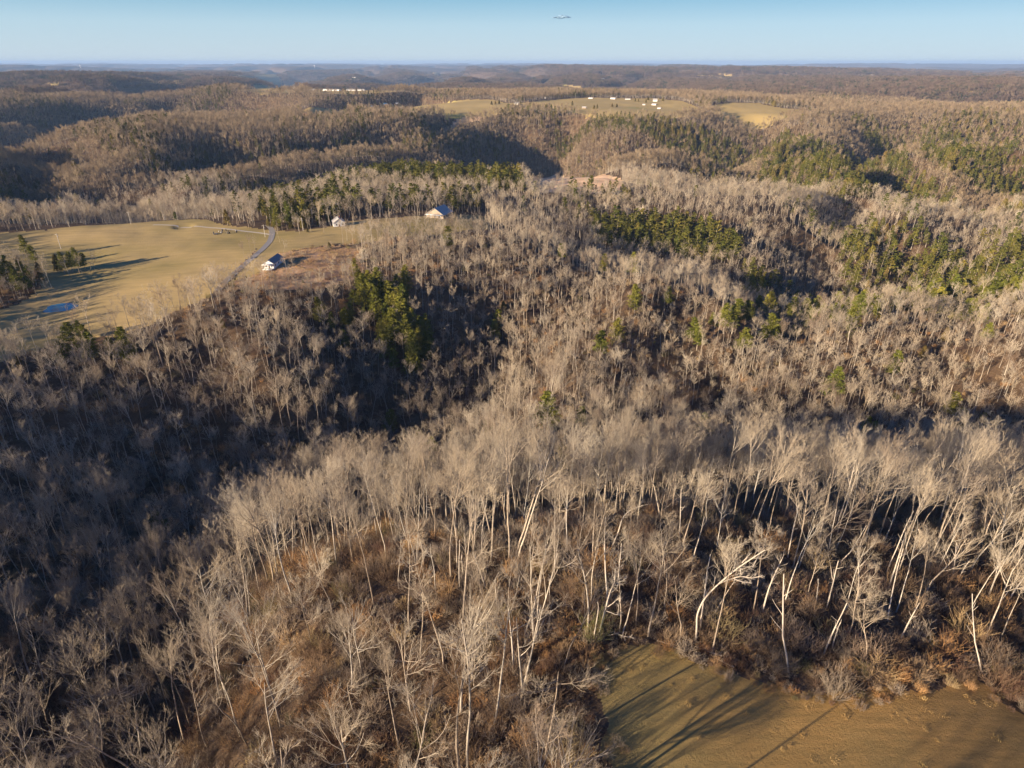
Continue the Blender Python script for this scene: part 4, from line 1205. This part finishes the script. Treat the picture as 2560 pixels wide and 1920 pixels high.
special("dead_tree", [[c8(270, 1300), c8(330, 1060), c8(370, 900), c8(410, 780), c8(445, 730), c8(455, 560)],
                      [c8(340, 1040), c8(400, 860), c8(450, 740), c8(560, 720)], [c8(365, 1000), c8(420, 965), c8(480, 910), c8(520, 900)],
                      [c8(350, 1050), c8(410, 1060), c8(480, 1090), c8(495, 980), c8(510, 830)],
                      [c8(275, 1290), c8(330, 1322), c8(430, 1290), c8(465, 1258), c8(560, 1290), c8(640, 1275)]],
        "twisted pale dead tree with crooked limbs at the field corner", G, M_pale, .13, True, .5, 5)
special("dead_sapling", [[c8(205, 1350), c8(250, 1100), c8(260, 1000), c8(250, 940)]], "short pale stem just left of the twisted dead tree", G, M_pale, .09, False)
special("bent_tree", [[(1322, 1180), (1336, 1150), (1344, 1118), (1362, 1100), (1388, 1092)]], "thin pale tree bent over to the right in a dark gap", G, M_pale, .13, True, .3, 8)
special("arched_tree", [[cL(200, 890), cL(203, 790), cL(240, 712), cL(290, 686), cL(385, 690)]], "thin pale stem arched over to the right in the dark hollow", G, M_pale, .12, True, .3, 9)
for k, (q, lb) in enumerate(((([c7(1300, 1120), c7(1370, 850), c7(1440, 680), c7(1550, 450)]), "long clean pale trunk leaning right, beside the dark shade patch"),
                             (([(1290, 1372), (1330, 1300), (1400, 1240)]), "")
                             )):
    if lb: special("bare_tree", [q], lb, G, M_pale, .14, True, .4, 20 + k)

# broken pale snags on the slope above the field
def snag(seed, h):
    rng = np.random.default_rng(seed)
    P, R = grow(np.array([[0, 0, -.5]]), np.array([[rng.normal() * .08, rng.normal() * .08, 1.0]]), np.array([h]), np.array([.12]), np.array([.06]), 6, .05, .05, rng)
    parts = [tubes(P, R, 7)]
    p, d, L, r = kids(P, R, 4, .45, .98, (35, 70), (.08, .2), np.array([h]), rng)
    P2, R2 = grow(p, d, L, np.full(4, .05), np.full(4, .02), 4, .3, .1, rng)
    return tubes(P, R, 7), tubes(P2, R2, 4)
sn = [snag(s_, h) for s_, h in ((1, 11), (2, 8), (3, 14), (4, 6))]
snm = [(mesh_np("trunk", *a, M_pale), mesh_np("crown", *b_, M_pale)) for a, b_ in sn]
rs = random.Random(12)
cnt = 0
LAB.clear()
for k in range(90):
    if cnt >= 34: break
    a, b_ = rs.uniform(900, 2190), rs.uniform(1150, 1480)
    g = at(a, b_)
    if is_open(np.array([g[0]]), np.array([g[1]]))[0]: continue
    t = rs.randrange(4); cnt += 1
    e = bpy.data.objects.new("dead_snag", None); COL.objects.link(e); e.location = g; e.rotation_euler = (rs.gauss(0, .07), rs.gauss(0, .07), rs.uniform(0, 6.28))
    s_ = rs.uniform(.8, 1.2); e.scale = (s_, s_, s_)
    tag(e, None, "dead tree", "broken pale snags")
    for nm, me in zip(("trunk", "crown"), snm[t]): ob(nm, me, e)
    LAB.append([e, ("tall", "short", "very tall", "stubby")[t] + " pale broken snag", zone(g[0], g[1]), a])
write_labels()

# fallen logs along the top of the field
for k, (a, b_, L, rz, lb) in enumerate(((1480, 1408, 4, 2.7, "fallen pale log at the top edge of the hay field, left one"), (1560, 1418, 3.5, 2.9, "fallen pale log at the top edge of the hay field, middle one"),
                                       (1585, 1442, 2.5, 2.6, "fallen pale log at the top edge of the hay field, right one"), (845, 1352, 6, .4, "fallen log lying across the small clearing"))):
    g = at(a, b_)
    P, R = grow(np.zeros((1, 3)), np.array([[math.cos(rz), math.sin(rz), .03]]), np.array([L]), np.array([.11]), np.array([.05]), 6, 0, .08, np.random.default_rng(k))
    p, d, Lk, r = kids(P, R, 5, .4, 1, (30, 60), (.15, .3), np.array([float(L)]), np.random.default_rng(k))
    P2, R2 = grow(p, d, Lk, np.full(5, .05), np.full(5, .02), 4, .2, .1, np.random.default_rng(k))
    o = ob("fallen_log", mesh_np("fallen_log", *join([tubes(P, R, 7), tubes(P2, R2, 4)]), M_pale), None, (g[0], g[1], g[2] + .1))
    tag(o, lb, "log", "fallen logs")

# ------------------------------------------------------------------ the small cloud, beyond the haze
u, v = (1214 * DS - 1280) / FPX, (38 * DS - 960) / FPX
cd = Vector((u, CP - v * SP, -(SP + v * CP))).normalized() * 60000
V, F_ = [], []
rng = np.random.default_rng(3)
import bmesh
bmc = bmesh.new()
for k in range(26):
    f = rng.uniform(-1, 1)
    r = rng.uniform(35, 110) * (1 - .6 * abs(f))
    m = Matrix.Translation((f * 700, rng.uniform(-150, 150), rng.uniform(-30, 160) * (1 - abs(f)))) @ Matrix.Diagonal((r * 3.0, r * 2.0, r * 1.0, 1))
    bmesh.ops.create_icosphere(bmc, subdivisions=2, radius=1, matrix=m)
me = bpy.data.meshes.new("cloud"); bmc.to_mesh(me); bmc.free()
me.polygons.foreach_set("use_smooth", np.ones(len(me.polygons), bool))
def m_cloud(nt, b):
    b.inputs["Base Color"].default_value = (.30, .46, .62, 1); b.inputs["Roughness"].default_value = 1; b.inputs["Alpha"].default_value = .42
me.materials.append(mat("cloud", m_cloud))
o = ob("cloud", me, None, cd); tag(o, "small flat grey cloud alone in the clear sky", "cloud", None, 'stuff')

# ------------------------------------------------------------------ haze: the air itself
hv, hf = quadbox(0, 0, -420, 100000, 100000, 480)
hz = mesh_np("haze", hv, hf)
mh = bpy.data.materials.new("haze"); mh.use_nodes = True
nt = mh.node_tree; nt.nodes.remove(nt.nodes["Principled BSDF"])
pvn = nt.nodes.new("ShaderNodeVolumePrincipled")
pvn.inputs["Color"].default_value = (.40, .60, .92, 1); pvn.inputs["Density"].default_value = 4.0e-5; pvn.inputs["Anisotropy"].default_value = 0.0
nt.links.new(pvn.outputs[0], nt.nodes["Material Output"].inputs["Volume"])
hz.materials.append(mh)
o = ob("haze", hz); tag(o, kind='stuff')
